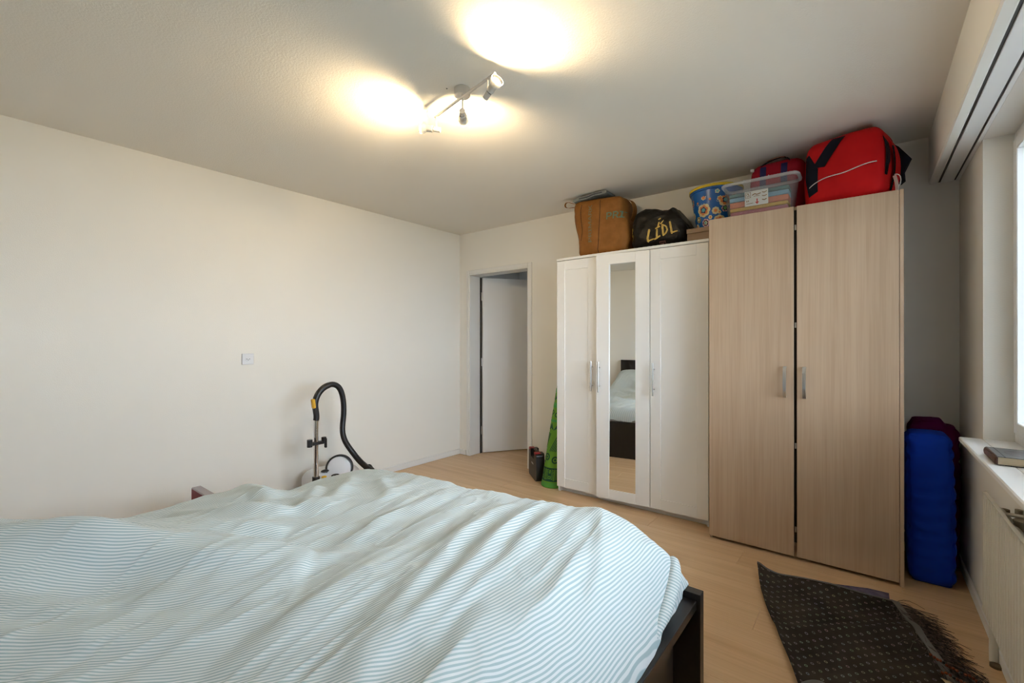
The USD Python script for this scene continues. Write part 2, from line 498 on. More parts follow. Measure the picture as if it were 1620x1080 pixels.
wh.part('pane', bb(HX0 - 0.053, HX0 - 0.047, 1.01, 1.59, 0.96, 1.94, 0), pane, False)
struct('ground', bb(-80, 80, -60, 60, -6.2, -6.0, 0), M('ground', (0.22, 0.23, 0.20), 0.9))

# ---------------------------------------------------------------- radiator
rad_paint = M('radiator_enamel', (0.70, 0.66, 0.57), 0.4)
RX, RY0, RY1, RZ0, RZ1 = 3.80, -2.75, -1.294, 0.312, 0.712
rd = Thing('radiator', (3.85, -2.0, 0), 'cream ribbed panel radiator on the wall under the window sill', 'radiator')
pitch = 0.0303
prof = []
y = RY1
while y > RY0 + pitch:
    prof += [(y, 0.0), (y - 0.019, 0.0), (y - 0.0225, 0.006), (y - 0.0265, 0.006)]
    y -= pitch
prof += [(y, 0.0), (RY0, 0.0)]
pp = np.array(prof)
zz = np.array([RZ0, RZ0 + 0.02, RZ1 - 0.02, RZ1])
dep = np.array([0.0, 1.0, 1.0, 0.0])
P = np.zeros((len(pp), 4, 3))
P[..., 0] = RX + pp[:, 1:2] * dep[None]
P[..., 1] = pp[:, :1]
P[..., 2] = zz[None]
rd.part('front_panel', cat(grid(P), bb(RX + 0.0065, RX + 0.012, RY0, RY1, RZ0, RZ1, 0.0008), bb(RX, RX + 0.012, RY1 - 0.003, RY1 + 0.002, RZ0, RZ1, 0.001), bb(RX, RX + 0.012, RY0, RY1, RZ1 - 0.004, RZ1 + 0.001, 0.001), bb(RX, RX + 0.012, RY0, RY1, RZ0, RZ0 + 0.003, 0.001)), rad_paint, 20)
rd.part('top_header', cyl((RX + 0.03, RY0 + 0.04, RZ1 - 0.05), (RX + 0.03, RY1 - 0.05, RZ1 - 0.05), 0.018), rad_paint)
rd.part('bottom_header', cyl((RX + 0.03, RY0 + 0.04, RZ0 + 0.05), (RX + 0.03, RY1 - 0.05, RZ0 + 0.05), 0.018), rad_paint)
for yb in (-1.47, -2.55):
    rd.part('wall_bracket', cat(bb(RX + 0.015, W, yb - 0.012, yb + 0.012, RZ1 - 0.022, RZ1 - 0.016, 0.001), bb(W - 0.004, W, yb - 0.02, yb + 0.02, RZ0 + 0.1, RZ1 - 0.01, 0.001)), rad_paint)
brass = M('old_valve', (0.16, 0.12, 0.075), 0.5, 0.6)
grey_pipe = M('dusty_pipe', (0.36, 0.32, 0.25), 0.6)
rd.part('valve', cat(cyl((3.848, -1.315, 0.56), (3.848, -1.315, 0.668), 0.013), cyl((3.848, -1.28, 0.64), (3.848, -1.365, 0.64), 0.011)), brass)
rd.part('pipe', cat(cyl((3.862, -1.42, 0.02), (3.862, -1.42, 0.70), 0.0095), cyl((3.87, -1.47, 0.35), (3.87, -1.47, 0.70), 0.008)), grey_pipe)
rd.part('vent_knob', cat(cyl((3.853, -1.52, 0.60), (3.853, -1.52, 0.688), 0.020), cyl((3.853, -1.52, 0.688), (3.853, -1.52, 0.694), 0.022)), M('knob_grey', (0.26, 0.23, 0.17), 0.6))
rd.part('floor_pipe', cyl((3.872, -1.0, 0.0005), (3.872, -1.0, 0.36), 0.0135, 18), rad_paint)
rd.part('pipe_collar', cyl((3.872, -1.04, 0.0005), (3.872, -1.04, 0.010), 0.018, 16), brass)
rd.part('pipe_elbow', cat(cyl((3.872, -0.985, 0.36), (3.872, -1.38, 0.36), 0.0135, 16), cyl((3.845, -1.38, 0.36), (3.872, -1.38, 0.36), 0.0135, 16)), rad_paint)

# ---------------------------------------------------------------- ceiling lamp with three spot heads
lamp_glass = usdkit.material(stage, '/World/Looks/lamp_glass', {'t': ('transparent_bsdf', {'color': (0.96, 0.96, 0.95)}), 'g': ('translucent_bsdf', {'color': (0.9, 0.9, 0.88)}), 'm': ('mix_closure', {'fac': 0.32})},
                             [('t.BSDF', 'm.closure1'), ('g.BSDF', 'm.closure2')], 'm.closure')
head_metal = M('pale_metal', (0.62, 0.61, 0.59), 0.5, 0.5)
glow = usdkit.material(stage, '/World/Looks/lamp_glow', {'e': ('emission', {'color': LAMP_COLOR, 'strength': LAMP_STRENGTH})}, [], 'e.emission')
lp = Thing('ceiling_lamp', (2.03, -2.01, H), 'satin metal ceiling spotlight bar with three lit glass heads', 'lamp')
lp.part('canopy', lathe([(0, 0), (0.034, 0), (0.037, -0.003), (0.037, -0.034), (0.034, -0.037), (0, -0.037)], 32, (2.03, -2.008, H)), satin)
B0, B1 = np.array([1.818, -1.984, 2.334]), np.array([2.285, -2.072, 2.334])
bd = (B1 - B0) / np.linalg.norm(B1 - B0)
lp.part('bar', tube([B0, B1], 0.0065, 14), satin)
lp.part('stem', cyl((2.045, -2.02, 2.334), (2.045, -2.02, H - 0.03), 0.006, 12), satin)


def head(at, axis, zc):
    a = np.array(axis, float)
    a /= np.linalg.norm(a)
    p = B0 + bd * at
    q = np.array([p[0], p[1], zc])
    hp = lp.part('spot_head', cat(cyl(p, q, 0.0035, 10), cyl(q - a * 0.020, q + a * 0.012, 0.0125, 20), cyl(q + a * 0.012, q + a * 0.018, 0.007, 14), cyl(q + a * 0.018, q + a * 0.050, 0.0165, 22)), head_metal)
    lp.part('shade', lathe([(0.0168, 0.046), (0.0255, 0.060), (0.0275, 0.078), (0.0265, 0.078), (0.0245, 0.061), (0.0160, 0.048)], 26, q, a), lamp_glass, parent=hp, label='frosted glass ring')
    lp.part('reflector', lathe([(0.0145, 0.049), (0.0195, 0.0695), (0.0188, 0.0695), (0.0138, 0.050)], 24, q, a), white_pl, parent=hp)
    lp.part('bulb', lathe([(0.0, 0.058), (0.0125, 0.0595), (0.0150, 0.0630), (0.0120, 0.0670), (0.006, 0.0685), (0.0, 0.069)], 20, q, a), glow, parent=hp, label='glowing bulb')


head(0.012, (-0.80, -0.60, 0.14), 2.268)
head(0.238, (-0.66, 0.75, 0.02), 2.262)
head(0.425, (0.97, -0.24, 0.42), 2.268)

# ---------------------------------------------------------------- wall socket
so = Thing('wall_socket', (0, -2.143, 1.098), 'small square white power socket on the bare left wall', 'socket')
so.part('plate', bb(0, 0.012, -2.182, -2.104, 1.059, 1.137, 0.003), white_pl, False)
so.part('socket_insert', cat(lathe([(0, 0.012), (0.019, 0.012), (0.02, 0.0125), (0.02, 0.0145), (0.0, 0.0145)], 6, (0, -2.143, 1.098), (1, 0, 0))), white_pl, False)
for dy, dz in ((-0.009, 0), (0.009, 0), (0, -0.007)):
    so.part('pin_hole', cyl((0.0145, -2.143 + dy, 1.098 + dz), (0.0152, -2.143 + dy, 1.098 + dz), 0.003, 8), grey_dark)

# ---------------------------------------------------------------- white wardrobe with three doors
X0, FYW, TOP = 1.504, -0.385, 1.90
XE = X0 + 1.178
ww = Thing('white_wardrobe', (X0 + 0.589, -0.19, 0), 'white three-door wardrobe with a mirrored middle door', 'wardrobe')
by = FYW + 0.022
ww.part('body', cat(bb(X0, X0 + 0.018, by, -0.016, 0, TOP - 0.02, 0.001), bb(XE - 0.018, XE, by, -0.016, 0, TOP - 0.02, 0.001), bb(X0, XE, -0.02, -0.014, 0.05, TOP - 0.02, 0.001), bb(X0 + 0.018, XE - 0.018, by, -0.02, 0.05, 0.07, 0.001), bb(X0 + 0.385, X0 + 0.403, by + 0.002, -0.02, 0.07, TOP - 0.02, 0.001), bb(X0 + 0.018, XE - 0.018, by + 0.03, by + 0.045, 0.0, 0.05, 0.001)), white_paint, False)
ww.part('top_panel', bb(X0 - 0.002, XE + 0.002, FYW - 0.002, -0.014, TOP - 0.02, TOP, 0.002), white_paint, False)
dxs = [(X0 + 0.002, X0 + 0.362), (X0 + 0.375, X0 + 0.780), (X0 + 0.784, XE - 0.002)]
DZ0, DZ1 = 0.045, TOP - 0.024


def shaker(w, z0, z1, rail_x, rail_z0, rail_z1, inset):
    """Door in local coordinates: x 0..w, front at y=0, thickness 0.02 behind."""
    return cat(bb(0, rail_x, 0, 0.02, z0, z1, 0.0015), bb(w - rail_x, w, 0, 0.02, z0, z1, 0.0015), bb(rail_x, w - rail_x, 0, 0.02, z1 - rail_z1, z1, 0.0006), bb(rail_x, w - rail_x, 0, 0.02, z0, z0 + rail_z0, 0.0006))


def bar_handle(x, z0, z1):
    return cat(tube([(x, -0.033, z0), (x, -0.033, z1)], 0.006, 12), cyl((x, -0.034, z0 + 0.045), (x, 0.0, z0 + 0.045), 0.0045, 10), cyl((x, -0.034, z1 - 0.045), (x, 0.0, z1 - 0.045), 0.0045, 10))


for k, (a, b) in enumerate(dxs):
    w = b - a
    rail = 0.075 if k != 1 else 0.103
    mv = lambda m: xf(m, (a, FYW, 0))
    if k == 1:                                            # hinged on its right, standing a little ajar and not quite plumb
        ang, til = math.radians(4.8), math.radians(0.45)

        def mv(m, b=b, w=w):
            v, f = vf(m)
            v = v - [w, 0, 0]
            c, s = math.cos(ang), math.sin(ang)
            v = np.stack([v[:, 0] * c - v[:, 1] * s, v[:, 0] * s + v[:, 1] * c, v[:, 2]], 1)
            return v + [b, FYW - 0.001, 0], f
    d = ww.part('door', mv(shaker(w, DZ0, DZ1, rail, 0.075, 0.075, 0.006)), white_paint, False)
    if k == 1:
        mm = bb(rail - 0.003, w - rail + 0.003, 0.0085, 0.0105, DZ0 + 0.07, DZ1 - 0.07, 0)
        v, f = vf(mm)
        zc = 0.9
        v = v.copy()
        v[:, 1] += (v[:, 2] - zc) * math.tan(til)
        ww.part('mirror', mv((v, f)), mirror, False, parent=d)
        ww.part('mirror_backing', mv(bb(rail - 0.006, w - rail + 0.006, 0.018, 0.0195, DZ0 + 0.06, DZ1 - 0.06, 0)), white_paint, False, parent=d)
    else:
        ww.part('panel', mv(bb(rail, w - rail, 0.0055, 0.016, DZ0 + 0.074, DZ1 - 0.074, 0)), white_paint, False, parent=d)
    hxp = (w - 0.032) if k == 0 else 0.030
    ww.part('handle', mv(bar_handle(hxp, 0.842, 1.072)), steel, parent=d, label='brushed steel bar handle')

# ---------------------------------------------------------------- light wood wardrobe
LX0, LX1, LY, LT = 2.722, 3.638, -0.532, 1.982
lw = Thing('wood_wardrobe', ((LX0 + LX1) / 2, -0.27, 0), 'tall light wood-grain wardrobe with two doors and arched handles', 'wardrobe')
by = LY + 0.02
lw.part('body', cat(bb(LX0, LX0 + 0.016, by, -0.016, 0, LT, 0.001), bb(LX1 - 0.016, LX1, LY + 0.0, -0.016, 0, LT, 0.001), bb(LX0, LX1 - 0.016, by, -0.016, LT - 0.018, LT, 0.001), bb(LX0, LX1, -0.018, -0.014, 0.02, LT, 0.001), bb(LX0 + 0.016, LX1 - 0.016, by + 0.03, by + 0.045, 0, 0.07, 0.001), bb(LX0 + 0.016, LX1 - 0.016, by, -0.02, 0.07, 0.088, 0.001)), elm, False)
mid = (LX0 + LX1) / 2
for k, (a, b) in enumerate([(LX0, mid - 0.0085), (mid + 0.0065, LX1 - 0.018)]):
    d = lw.part('door', bb(a, b, LY, LY + 0.018, 0.018, LT - 0.001, 0.0012), elm, False)
    xh = mid - 0.051 if k == 0 else mid + 0.042
    zc = 0.994
    n = 15
    t = np.linspace(-1, 1, n)
    arc = np.stack([np.full(n, xh), LY - 0.010 - 0.018 * (1 - t ** 2) ** 0.7, zc + t * 0.085], 1)
    lw.part('handle', cat(ribbon(arc, (1, 0, 0), 0.016, 0.006), bb(xh - 0.008, xh + 0.008, LY - 0.013, LY, zc - 0.088, zc - 0.078, 0.001), bb(xh - 0.008, xh + 0.008, LY - 0.013, LY, zc + 0.078, zc + 0.088, 0.001)), steel, parent=d, label='arched steel handle')
for hz in (0.15, 0.62, 1.3, 1.85):
    lw.part('hinge', bb(mid - 0.006, mid + 0.003, LY + 0.012, LY + 0.03, hz, hz + 0.03, 0.001), satin, False)
lw.part('centre_divider', bb(mid - 0.03, mid + 0.03, LY + 0.0205, LY + 0.04, 0.09, LT - 0.02, 0), gap_dark, False)

# ---------------------------------------------------------------- bed
BX0, BX1, BY0, BY1 = 1.10, 3.06, -3.99, -1.895
bed = Thing('bed', ((BX0 + BX1) / 2, (BY0 + BY1) / 2, 0), 'black-brown double bed frame with wide side ledge and plain footboard', 'bed')
bed.part('footboard', bb(BX0, BX1, BY1 - 0.038, BY1, 0, 0.38, 0.0015), bed_wood, False)
bed.part('headboard', bb(BX0, BX1, BY0 - 0.03, BY0 + 0.01, 0, 1.0, 0.002), bed_wood, False)
for s in (0, 1):
    xa = BX0 + 0.012 if s == 0 else BX1 - 0.152
    xb = xa + 0.14
    bed.part('side_ledge', bb(xa, xb, BY0 + 0.01, BY1 - 0.038, 0.328, 0.358, 0.0015), bed_wood, False)
    xr = xa + 0.045 if s == 0 else xb - 0.075
    bed.part('side_rail', bb(xr, xr + 0.025, BY0 + 0.01, BY1 - 0.12, 0.10, 0.328, 0.0015), bed_wood, False)
bed.part('slat_base', bb(BX0 + 0.152, BX1 - 0.152, BY0 + 0.011, BY1 - 0.039, 0.20, 0.24, 0.002), bed_wood, False)
single('mattress', softbox(1.64, 2.02, 0.185, 0.05, 14) if False else xf(softbox(1.64, 2.02, 0.185, 0.05, 14), ((BX0 + BX1) / 2, (BY0 + BY1) / 2 - 0.005, 0.2405)), M('mattress_cloth', (0.75, 0.74, 0.70), 0.9), 'white mattress lying in the bed frame under the duvet', 'mattress')

# duvet ------------------------------------------------------------
ctrl = np.array([
    (1.25, -1.98, .49), (1.54, -1.98, .525), (1.84, -1.98, .545), (2.10, -1.98, .545), (2.41, -1.98, .570), (2.60, -1.98, .592), (2.73, -1.99, .606), (2.83, -1.98, .578), (2.92, -1.99, .540), (3.00, -1.99, .50),
    (1.15, -3.37, .615), (1.15, -3.2, .555), (1.15, -3.03, .512), (1.15, -2.82, .512), (1.15, -2.67, .525), (1.15, -2.55, .525), (1.15, -2.44, .455), (1.15, -2.36, .448), (1.15, -2.24, .468), (1.15, -2.09, .470),
    (1.5, -2.3, .53), (1.5, -2.7, .545), (1.5, -3.1, .555), (1.85, -2.4, .555), (1.85, -2.8, .565), (1.75, -3.25, .610), (2.2, -2.3, .565), (2.2, -2.7, .570), (2.1, -3.1, .575), (2.5, -2.4, .585), (2.5, -2.8, .585), (2.55, -3.2, .550),
    (2.76, -2.15, .602), (2.85, -2.35, .588), (2.90, -2.6, .575), (2.88, -3.0, .560), (2.85, -3.4, .55), (2.3, -3.40, .545), (1.8, -3.5, .62), (1.4, -3.55, .70),
    (1.3, -3.8, .82), (1.7, -3.8, .80), (2.3, -3.8, .66), (2.8, -3.8, .60), (2.1, -3.6, .60), (2.7, -3.6, .56)])
rb = RBFInterpolator(ctrl[:, :2], ctrl[:, 2], kernel='thin_plate_spline', smoothing=2e-4)
NS, NT = 430, 430
s = np.linspace(0, 1, NS)[:, None] * np.ones((1, NT))
t = np.linspace(0, 1, NT)[None, :] * np.ones((NS, 1))
s = np.clip(s, 0, 1)
y = -3.955 + t * (-1.890 + 3.955)
nz1 = lambda a, f, sd: meshkit.fbm(np.stack([a * f, np.full_like(a, 0.37 + sd), np.full_like(a, sd * 1.3)], -1), 3, sd) - 0.5
xl = 1.035 + 0.05 * nz1(y, 5, 3)
xr = 3.032 + 0.03 * nz1(y, 7, 4) - 0.012 * np.exp(-((y + 2.12) / 0.08) ** 2) - 0.026 * np.clip((y + 2.10) / 0.15, 0, 1)
x = xl + s * (xr - xl)
y = y + 0.010 * nz1(x, 6, 5) * np.clip((t - 0.9) / 0.1, 0, 1)
h = rb(np.stack([x.ravel(), y.ravel()], 1)).reshape(NS, NT)


def ridge(path, amp, w, skew=0.0):
    """Height of a fold following a polyline: a rounded crest that fades out at both ends."""
    global h
    p = spline(path, 60)
    from scipy.spatial import cKDTree
    T = cKDTree(p)
    q = np.stack([x.ravel(), y.ravel()], 1)
    dist, idx = T.query(q, distance_upper_bound=w * 4)
    ok = np.isfinite(dist)
    idx = np.where(ok, idx, 0)
    tan = np.gradient(p, axis=0)
    tan /= np.linalg.norm(tan, axis=1, keepdims=True)
    sd = (q[:, 0] - p[idx, 0]) * tan[idx, 1] - (q[:, 1] - p[idx, 1]) * tan[idx, 0]
    fade = np.sin(np.clip(idx / 59, 0, 1) * math.pi) ** 0.5
    ww_ = np.where(sd > 0, w * (1 - skew), w * (1 + skew))
    g = amp * np.exp(-(sd / ww_) ** 2) * fade * ok
    end = ok & ((idx == 0) | (idx == 59))
    g = g * np.where(end, np.exp(-(dist / w) ** 2), 1)
    h = h + g.reshape(NS, NT)


ridge([(2.678, -2.999), (2.618, -2.828), (2.52, -2.583), (2.435, -2.368), (2.387, -2.10)], 0.024, 0.040, 0.3)
ridge([(2.737, -3.06), (2.688, -2.852), (2.663, -2.716), (2.622, -2.549), (2.541, -2.237), (2.503, -2.02)], 0.026, 0.036, 0.3)
ridge([(2.745, -2.868), (2.718, -2.683), (2.70, -2.531), (2.65, -2.262), (2.58, -2.0)], 0.020, 0.030, 0.3)
ridge([(2.86, -3.05), (2.852, -2.917), (2.818, -2.81), (2.806, -2.66)], 0.014, 0.030, 0.3)
ridge([(2.889, -2.693), (2.877, -2.547), (2.834, -2.334), (2.80, -2.2)], 0.016, 0.024, 0.2)
ridge([(2.72, -1.99), (2.80, -2.12), (2.885, -2.30), (2.95, -2.46), (3.0, -2.6)], 0.022, 0.036, 0.25)
ridge([(2.50, -3.15), (2.43, -2.9), (2.36, -2.65), (2.27, -2.35), (2.20, -2.1)], 0.016, 0.045, 0.3)
ridge([(2.30, -3.05), (2.20, -2.75), (2.10, -2.50), (1.98, -2.25)], 0.014, 0.040, 0.3)
ridge([(1.45, -3.42), (1.663, -3.36), (1.719, -3.24), (1.80, -3.08), (1.905, -2.983), (2.05, -2.90), (2.183, -2.788)], 0.085, 0.12, -0.35)
ridge([(1.20, -3.25), (1.40, -3.10), (1.60, -2.98), (1.75, -2.85), (1.88, -2.72)], 0.050, 0.07, -0.3)
ridge([(1.25, -2.92), (1.45, -2.82), (1.60, -2.745), (1.66, -2.70), (1.70, -2.63), (1.72, -2.5)], 0.040, 0.045, -0.2)
ridge([(1.15, -2.62), (1.30, -2.60), (1.45, -2.63), (1.56, -2.66)], 0.028, 0.045, 0)
ridge([(1.52, -2.08), (1.58, -2.12), (1.66, -2.18), (1.78, -2.25), (1.9, -2.33)], 0.020, 0.030, 0.1)
ridge([(1.30, -2.15), (1.42, -2.20), (1.55, -2.30), (1.68, -2.42), (1.80, -2.55)], 0.020, 0.035, 0)
ridge([(1.30, -2.38), (1.45, -2.40), (1.60, -2.50), (1.72, -2.62)], 0.018, 0.03, 0)
ridge([(2.0, -2.0), (2.05, -2.15), (2.08, -2.35), (2.05, -2.55)], 0.012, 0.035, 0.2)
ridge([(1.75, -2.0), (1.80, -2.15), (1.88, -2.30), (1.95, -2.45)], 0.012, 0.03, 0.2)
h = h - 0.030 * np.exp(-(((x - 1.70) / 0.10) ** 2 + ((y + 2.62) / 0.05) ** 2)) - 0.015 * np.exp(-(((x - 1.57) / 0.03) ** 2 + ((y + 2.11) / 0.03) ** 2))
# directed small wrinkles: long along the fold direction, short across it
ca, sa = math.cos(math.radians(100)), math.sin(math.radians(100))
al, ac = x * ca + y * sa, -x * sa + y * ca
wr = meshkit.fbm(np.stack([al * 2.2, ac * 13.0, np.zeros_like(al)], -1), 3, 11) - 0.5
wr2 = meshkit.fbm(np.stack([x * 5, y * 5, np.zeros_like(al) + 2.0], -1), 4, 12) - 0.5
c4, s4 = math.cos(math.radians(42)), math.sin(math.radians(42))
al4, ac4 = x * c4 + y * s4, -x * s4 + y * c4
wr3 = meshkit.fbm(np.stack([al4 * 2.0 + 0.3 * wr2, ac4 * 9.5, np.zeros_like(al) + 9.0], -1), 2, 17) - 0.5
h = h + 0.085 * wr3 * np.clip((2.45 - x) / 0.4, 0, 1) * np.clip((x - 1.1) / 0.35, 0.3, 1) * np.clip((-2.35 - y) / 0.25, 0.35, 1)
h = h + 0.022 * wr * np.clip((x - 1.9) / 0.5, 0.25, 1) + 0.014 * wr2
sharp = meshkit.fbm(np.stack([al * 3.5 + wr2 * 1.5, ac * 20.0, np.zeros_like(al) + 5.0], -1), 2, 13)
h = gaussian_filter(h, 2.2)
h = h + 0.004 * (1 - np.abs(2 * sharp - 1)) ** 3


def edge(d, w, p):
    q = np.clip(d / w, 0, 1)
    return (1 - (1 - q) ** p) ** (1 / p)


fr = edge(xr - x, 0.20 - 0.13 * np.exp(-((y + 1.96) / 0.13) ** 2), 1.55 + 0.5 * np.exp(-((y + 1.96) / 0.13) ** 2))
ff = edge(-1.890 - y, 0.115, 2.1)
flf = edge(x - xl, 0.14, 2.2)
fh = edge(y + 3.96, 0.10, 2.0)
zr = 0.3605
z = zr + (h - zr) * fr * flf
z = np.minimum(z, 0.392 + (np.maximum(z, 0.392) - 0.392) * ff * fh + np.minimum(z - 0.392, 0))
crease = meshkit.fbm(np.stack([x * 16, y * 9, z * 16], -1), 3, 21) - 0.5
z = z + 0.014 * crease * (1 - fr ** 3) * fr
inside = (x > 1.09) & (x < BX1)
z = np.where(inside & (y > BY1 - 0.05), np.maximum(z, 0.384), z)
z = np.where(x > 2.9, np.maximum(z, 0.3605), z)
top = np.stack([x, y, z], -1)
zs = gaussian_filter(z, 4)
arc = np.cumsum(np.sqrt(np.diff(x, axis=0, prepend=x[:1]) ** 2 + np.diff(zs, axis=0, prepend=zs[:1]) ** 2), axis=0)
arc = arc - arc[NS // 2:NS // 2 + 1] + x[NS // 2:NS // 2 + 1]
yy = np.linspace(-4.1, -1.7, 400)
cot = np.interp(yy, [-4.1, -3.6, -3.25, -3.05, -2.85, -2.65, -2.4, -2.0], [0.8, 0.95, 0.95, 0.72, 0.34, 0.15, 0.02, -0.04])
gy = np.cumsum(cot) * (yy[1] - yy[0])
u = arc - np.interp(y, yy, gy)
uv = np.stack([u.ravel(), y.ravel()], 1)
dv, df = slab(top, 0.004)
duv = np.vstack([uv, uv])
STR = 0.0102
duvet_mat = usdkit.material(stage, '/World/Looks/striped_cotton', {
    'uv': ('texture_coordinate', {}), 'sx': ('separate_xyz', {}), 'mu': ('math', {'math_type': 'multiply', 'value2': 2 * math.pi / STR}), 'si': ('math', {'math_type': 'sine'}),
    'mr': ('map_range', {'range_type': 'smoothstep', 'from_min': -0.35, 'from_max': 0.45, 'to_min': 0.0, 'to_max': 1.0, 'clamp': True}),
    'mx': ('mix_color', {'a': (0.69, 0.725, 0.735), 'b': (0.385, 0.495, 0.52)}),
    'geo': ('geometry', {}), 'bn': ('noise_texture', {'scale': 420.0, 'detail': 2.0}), 'bu': ('bump', {'strength': 0.12, 'distance': 0.001}),
    'p': ('principled_bsdf', {'roughness': 0.85, 'specular_ior_level': 0.15, 'sheen_weight': 0.1})},
    [('uv.UV', 'sx.vector'), ('sx.x', 'mu.value1'), ('mu.value', 'si.value1'), ('si.value', 'mr.value'), ('mr.result', 'mx.fac'), ('mx.result', 'p.base_color'), ('geo.position', 'bn.vector'), ('bn.fac', 'bu.height'), ('bu.normal', 'p.normal')], 'p.BSDF')
dt = Thing('duvet', (2.06, -2.9, 0.4), 'rumpled pale duvet with thin blue-green stripes spread over the bed', 'duvet')
dt.part('cover', (dv, df), duvet_mat, True, uv=duv)
cp = spline([(2.945, -1.93, 0.44), (2.972, -1.94, 0.470), (2.988, -1.972, 0.462), (3.001, -2.04, 0.426), (3.012, -2.14, 0.393), (3.018, -2.25, 0.374)], 40)
cr = np.interp(np.linspace(0, 1, 40), [0, 0.12, 0.35, 0.7, 1], [0.006, 0.018, 0.024, 0.018, 0.006])
cv, cf = tube(cp, cr, 20)
cuv = np.zeros((len(cv), 2))
cuv[:, 0] = cv[:, 1] * 0.75 + cv[:, 2] * 0.65
dt.part('rolled_hem', (cv, cf), duvet_mat, True, uv=cuv)

# ---------------------------------------------------------------- vacuum cleaner
vc = Thing('vacuum_cleaner', (0.33, -1.62, 0), 'white and black vacuum cleaner with steel tube and arched hose by the left wall', 'vacuum cleaner')
vbody = softbox(0.25, 0.40, 0.232, 0.07, 18, bulge=0.012)
vc.part('body', xf(vbody, (0.185, -1.60, 0.0)), white_pl, True)
wa = np.array([0.80, -0.60, 0.16])
wc = np.array([0.305, -1.605, 0.250])
vc.part('wheel', lathe([(0, 0.035), (0.04, 0.037), (0.084, 0.028), (0.089, 0.02), (0.089, -0.02), (0, -0.02)], 36, wc, wa), white_pl, 40)
vc.part('tyre', lathe([(0.088, 0.026), (0.096, 0.024), (0.101, 0.016), (0.101, -0.022), (0.088, -0.024)], 36, wc, wa), black_pl, 40)
for c, sx in (((0.285, -1.712, 0.246), 0.024), ((0.35, -1.665, 0.214), 0.026)):
    vc.part('pedal', xf(trimesh.creation.icosphere(2, 1.0), c, scale=(0.024, sx + 0.006, 0.011)), black_pl, True)
vc.part('button', xf(trimesh.creation.icosphere(2, 1.0), (0.315, -1.735, 0.212), scale=(0.016, 0.019, 0.010)), yellow_pl, True)
vc.part('hose_port', cyl((0.33, -1.37, 0.20), (0.30, -1.31, 0.14), 0.035, 18), black_pl)
TX = 0.335
sc_ = 0.989
yz = lambda y_, z_: (-3.482 + (y_ + 3.482) * sc_, 1.2197 + (z_ - 1.2197) * sc_)
TY = yz(-1.79, 0)[0]
vc.part('tube', cat(tube([(TX, TY, 0.20), (TX, TY, 0.66)], 0.0165, 18), tube([(TX, TY, 0.18), (TX, TY, 0.33)], 0.0185, 18)), chrome)
vc.part('tube_joint', cyl((TX, TY, 0.12), (TX, TY, 0.235), 0.026, 18), black_pl)
vc.part('floor_nozzle', cat(xf(softbox(0.11, 0.27, 0.06, 0.02, 10), (TX + 0.05, TY - 0.08, 0)), cyl((TX + 0.02, TY, 0.04), (TX, TY, 0.13), 0.022, 14)), black_pl, True)
vc.part('accessory_clip', cat(bb(TX - 0.018, TX + 0.022, TY - 0.045, TY + 0.055, 0.469, 0.491, 0.004), cyl((TX + 0.01, TY - 0.052, 0.462), (TX + 0.01, TY - 0.052, 0.515), 0.019, 12), cyl((TX + 0.01, TY + 0.055, 0.472), (TX + 0.01, TY + 0.055, 0.517), 0.017, 12), bb(TX, TX + 0.02, TY + 0.062, TY + 0.076, 0.437, 0.507, 0.003)), black_pl)
hz = [yz(*q) for q in [(-1.79, .64), (-1.79, .70), (-1.797, .758), (-1.785, .812), (-1.741, .869), (-1.690, .893)]]
vc.part('handle_grip', tube(spline([(TX, a, b) for a, b in hz], 24), np.linspace(0.0205, 0.023, 24), 14), black_pl, 40)
vc.part('switch', xf(bb(-0.014, 0.016, -0.012, 0.012, -0.035, 0.035, 0.006), (TX + 0.008, TY - 0.024, 0.772), 0, math.radians(8)), yellow_pl, label='yellow switch on the handle')
hs = [yz(*q) for q in [(-1.700, .890), (-1.672, .897), (-1.618, .880), (-1.581, .815), (-1.567, .732), (-1.570, .634), (-1.584, .538), (-1.582, .464), (-1.555, .386), (-1.494, .300), (-1.42, .235), (-1.355, .18)]]
hp_ = spline([(TX + 0.10 * math.exp(-((b - 0.34) / 0.14) ** 2), a, b) for a, b in hs], 150)
vc.part('hose', tube(hp_, 0.0205 + 0.0016 * np.cos(np.arange(150) * math.pi), 14), black_pl, 60)

# ---------------------------------------------------------------- flat red case standing behind the bed
fd = Thing('flat_case', (0.58, -2.552, 0), 'flat dark red case with grey edges standing upright behind the bed', 'case')
fd.part('casing', bb(0.325, 0.84, -2.577, -2.527, 0.0005, 0.35, 0.004), M('case_grey', (0.36, 0.33, 0.35), 0.5), False, label='grey casing')
fd.part('red_panel', bb(0.338, 0.82, -2.5795, -2.5765, 0.02, 0.343, 0.001), M('case_red', (0.17, 0.010, 0.03), 0.55), False, label='dark red front panel')

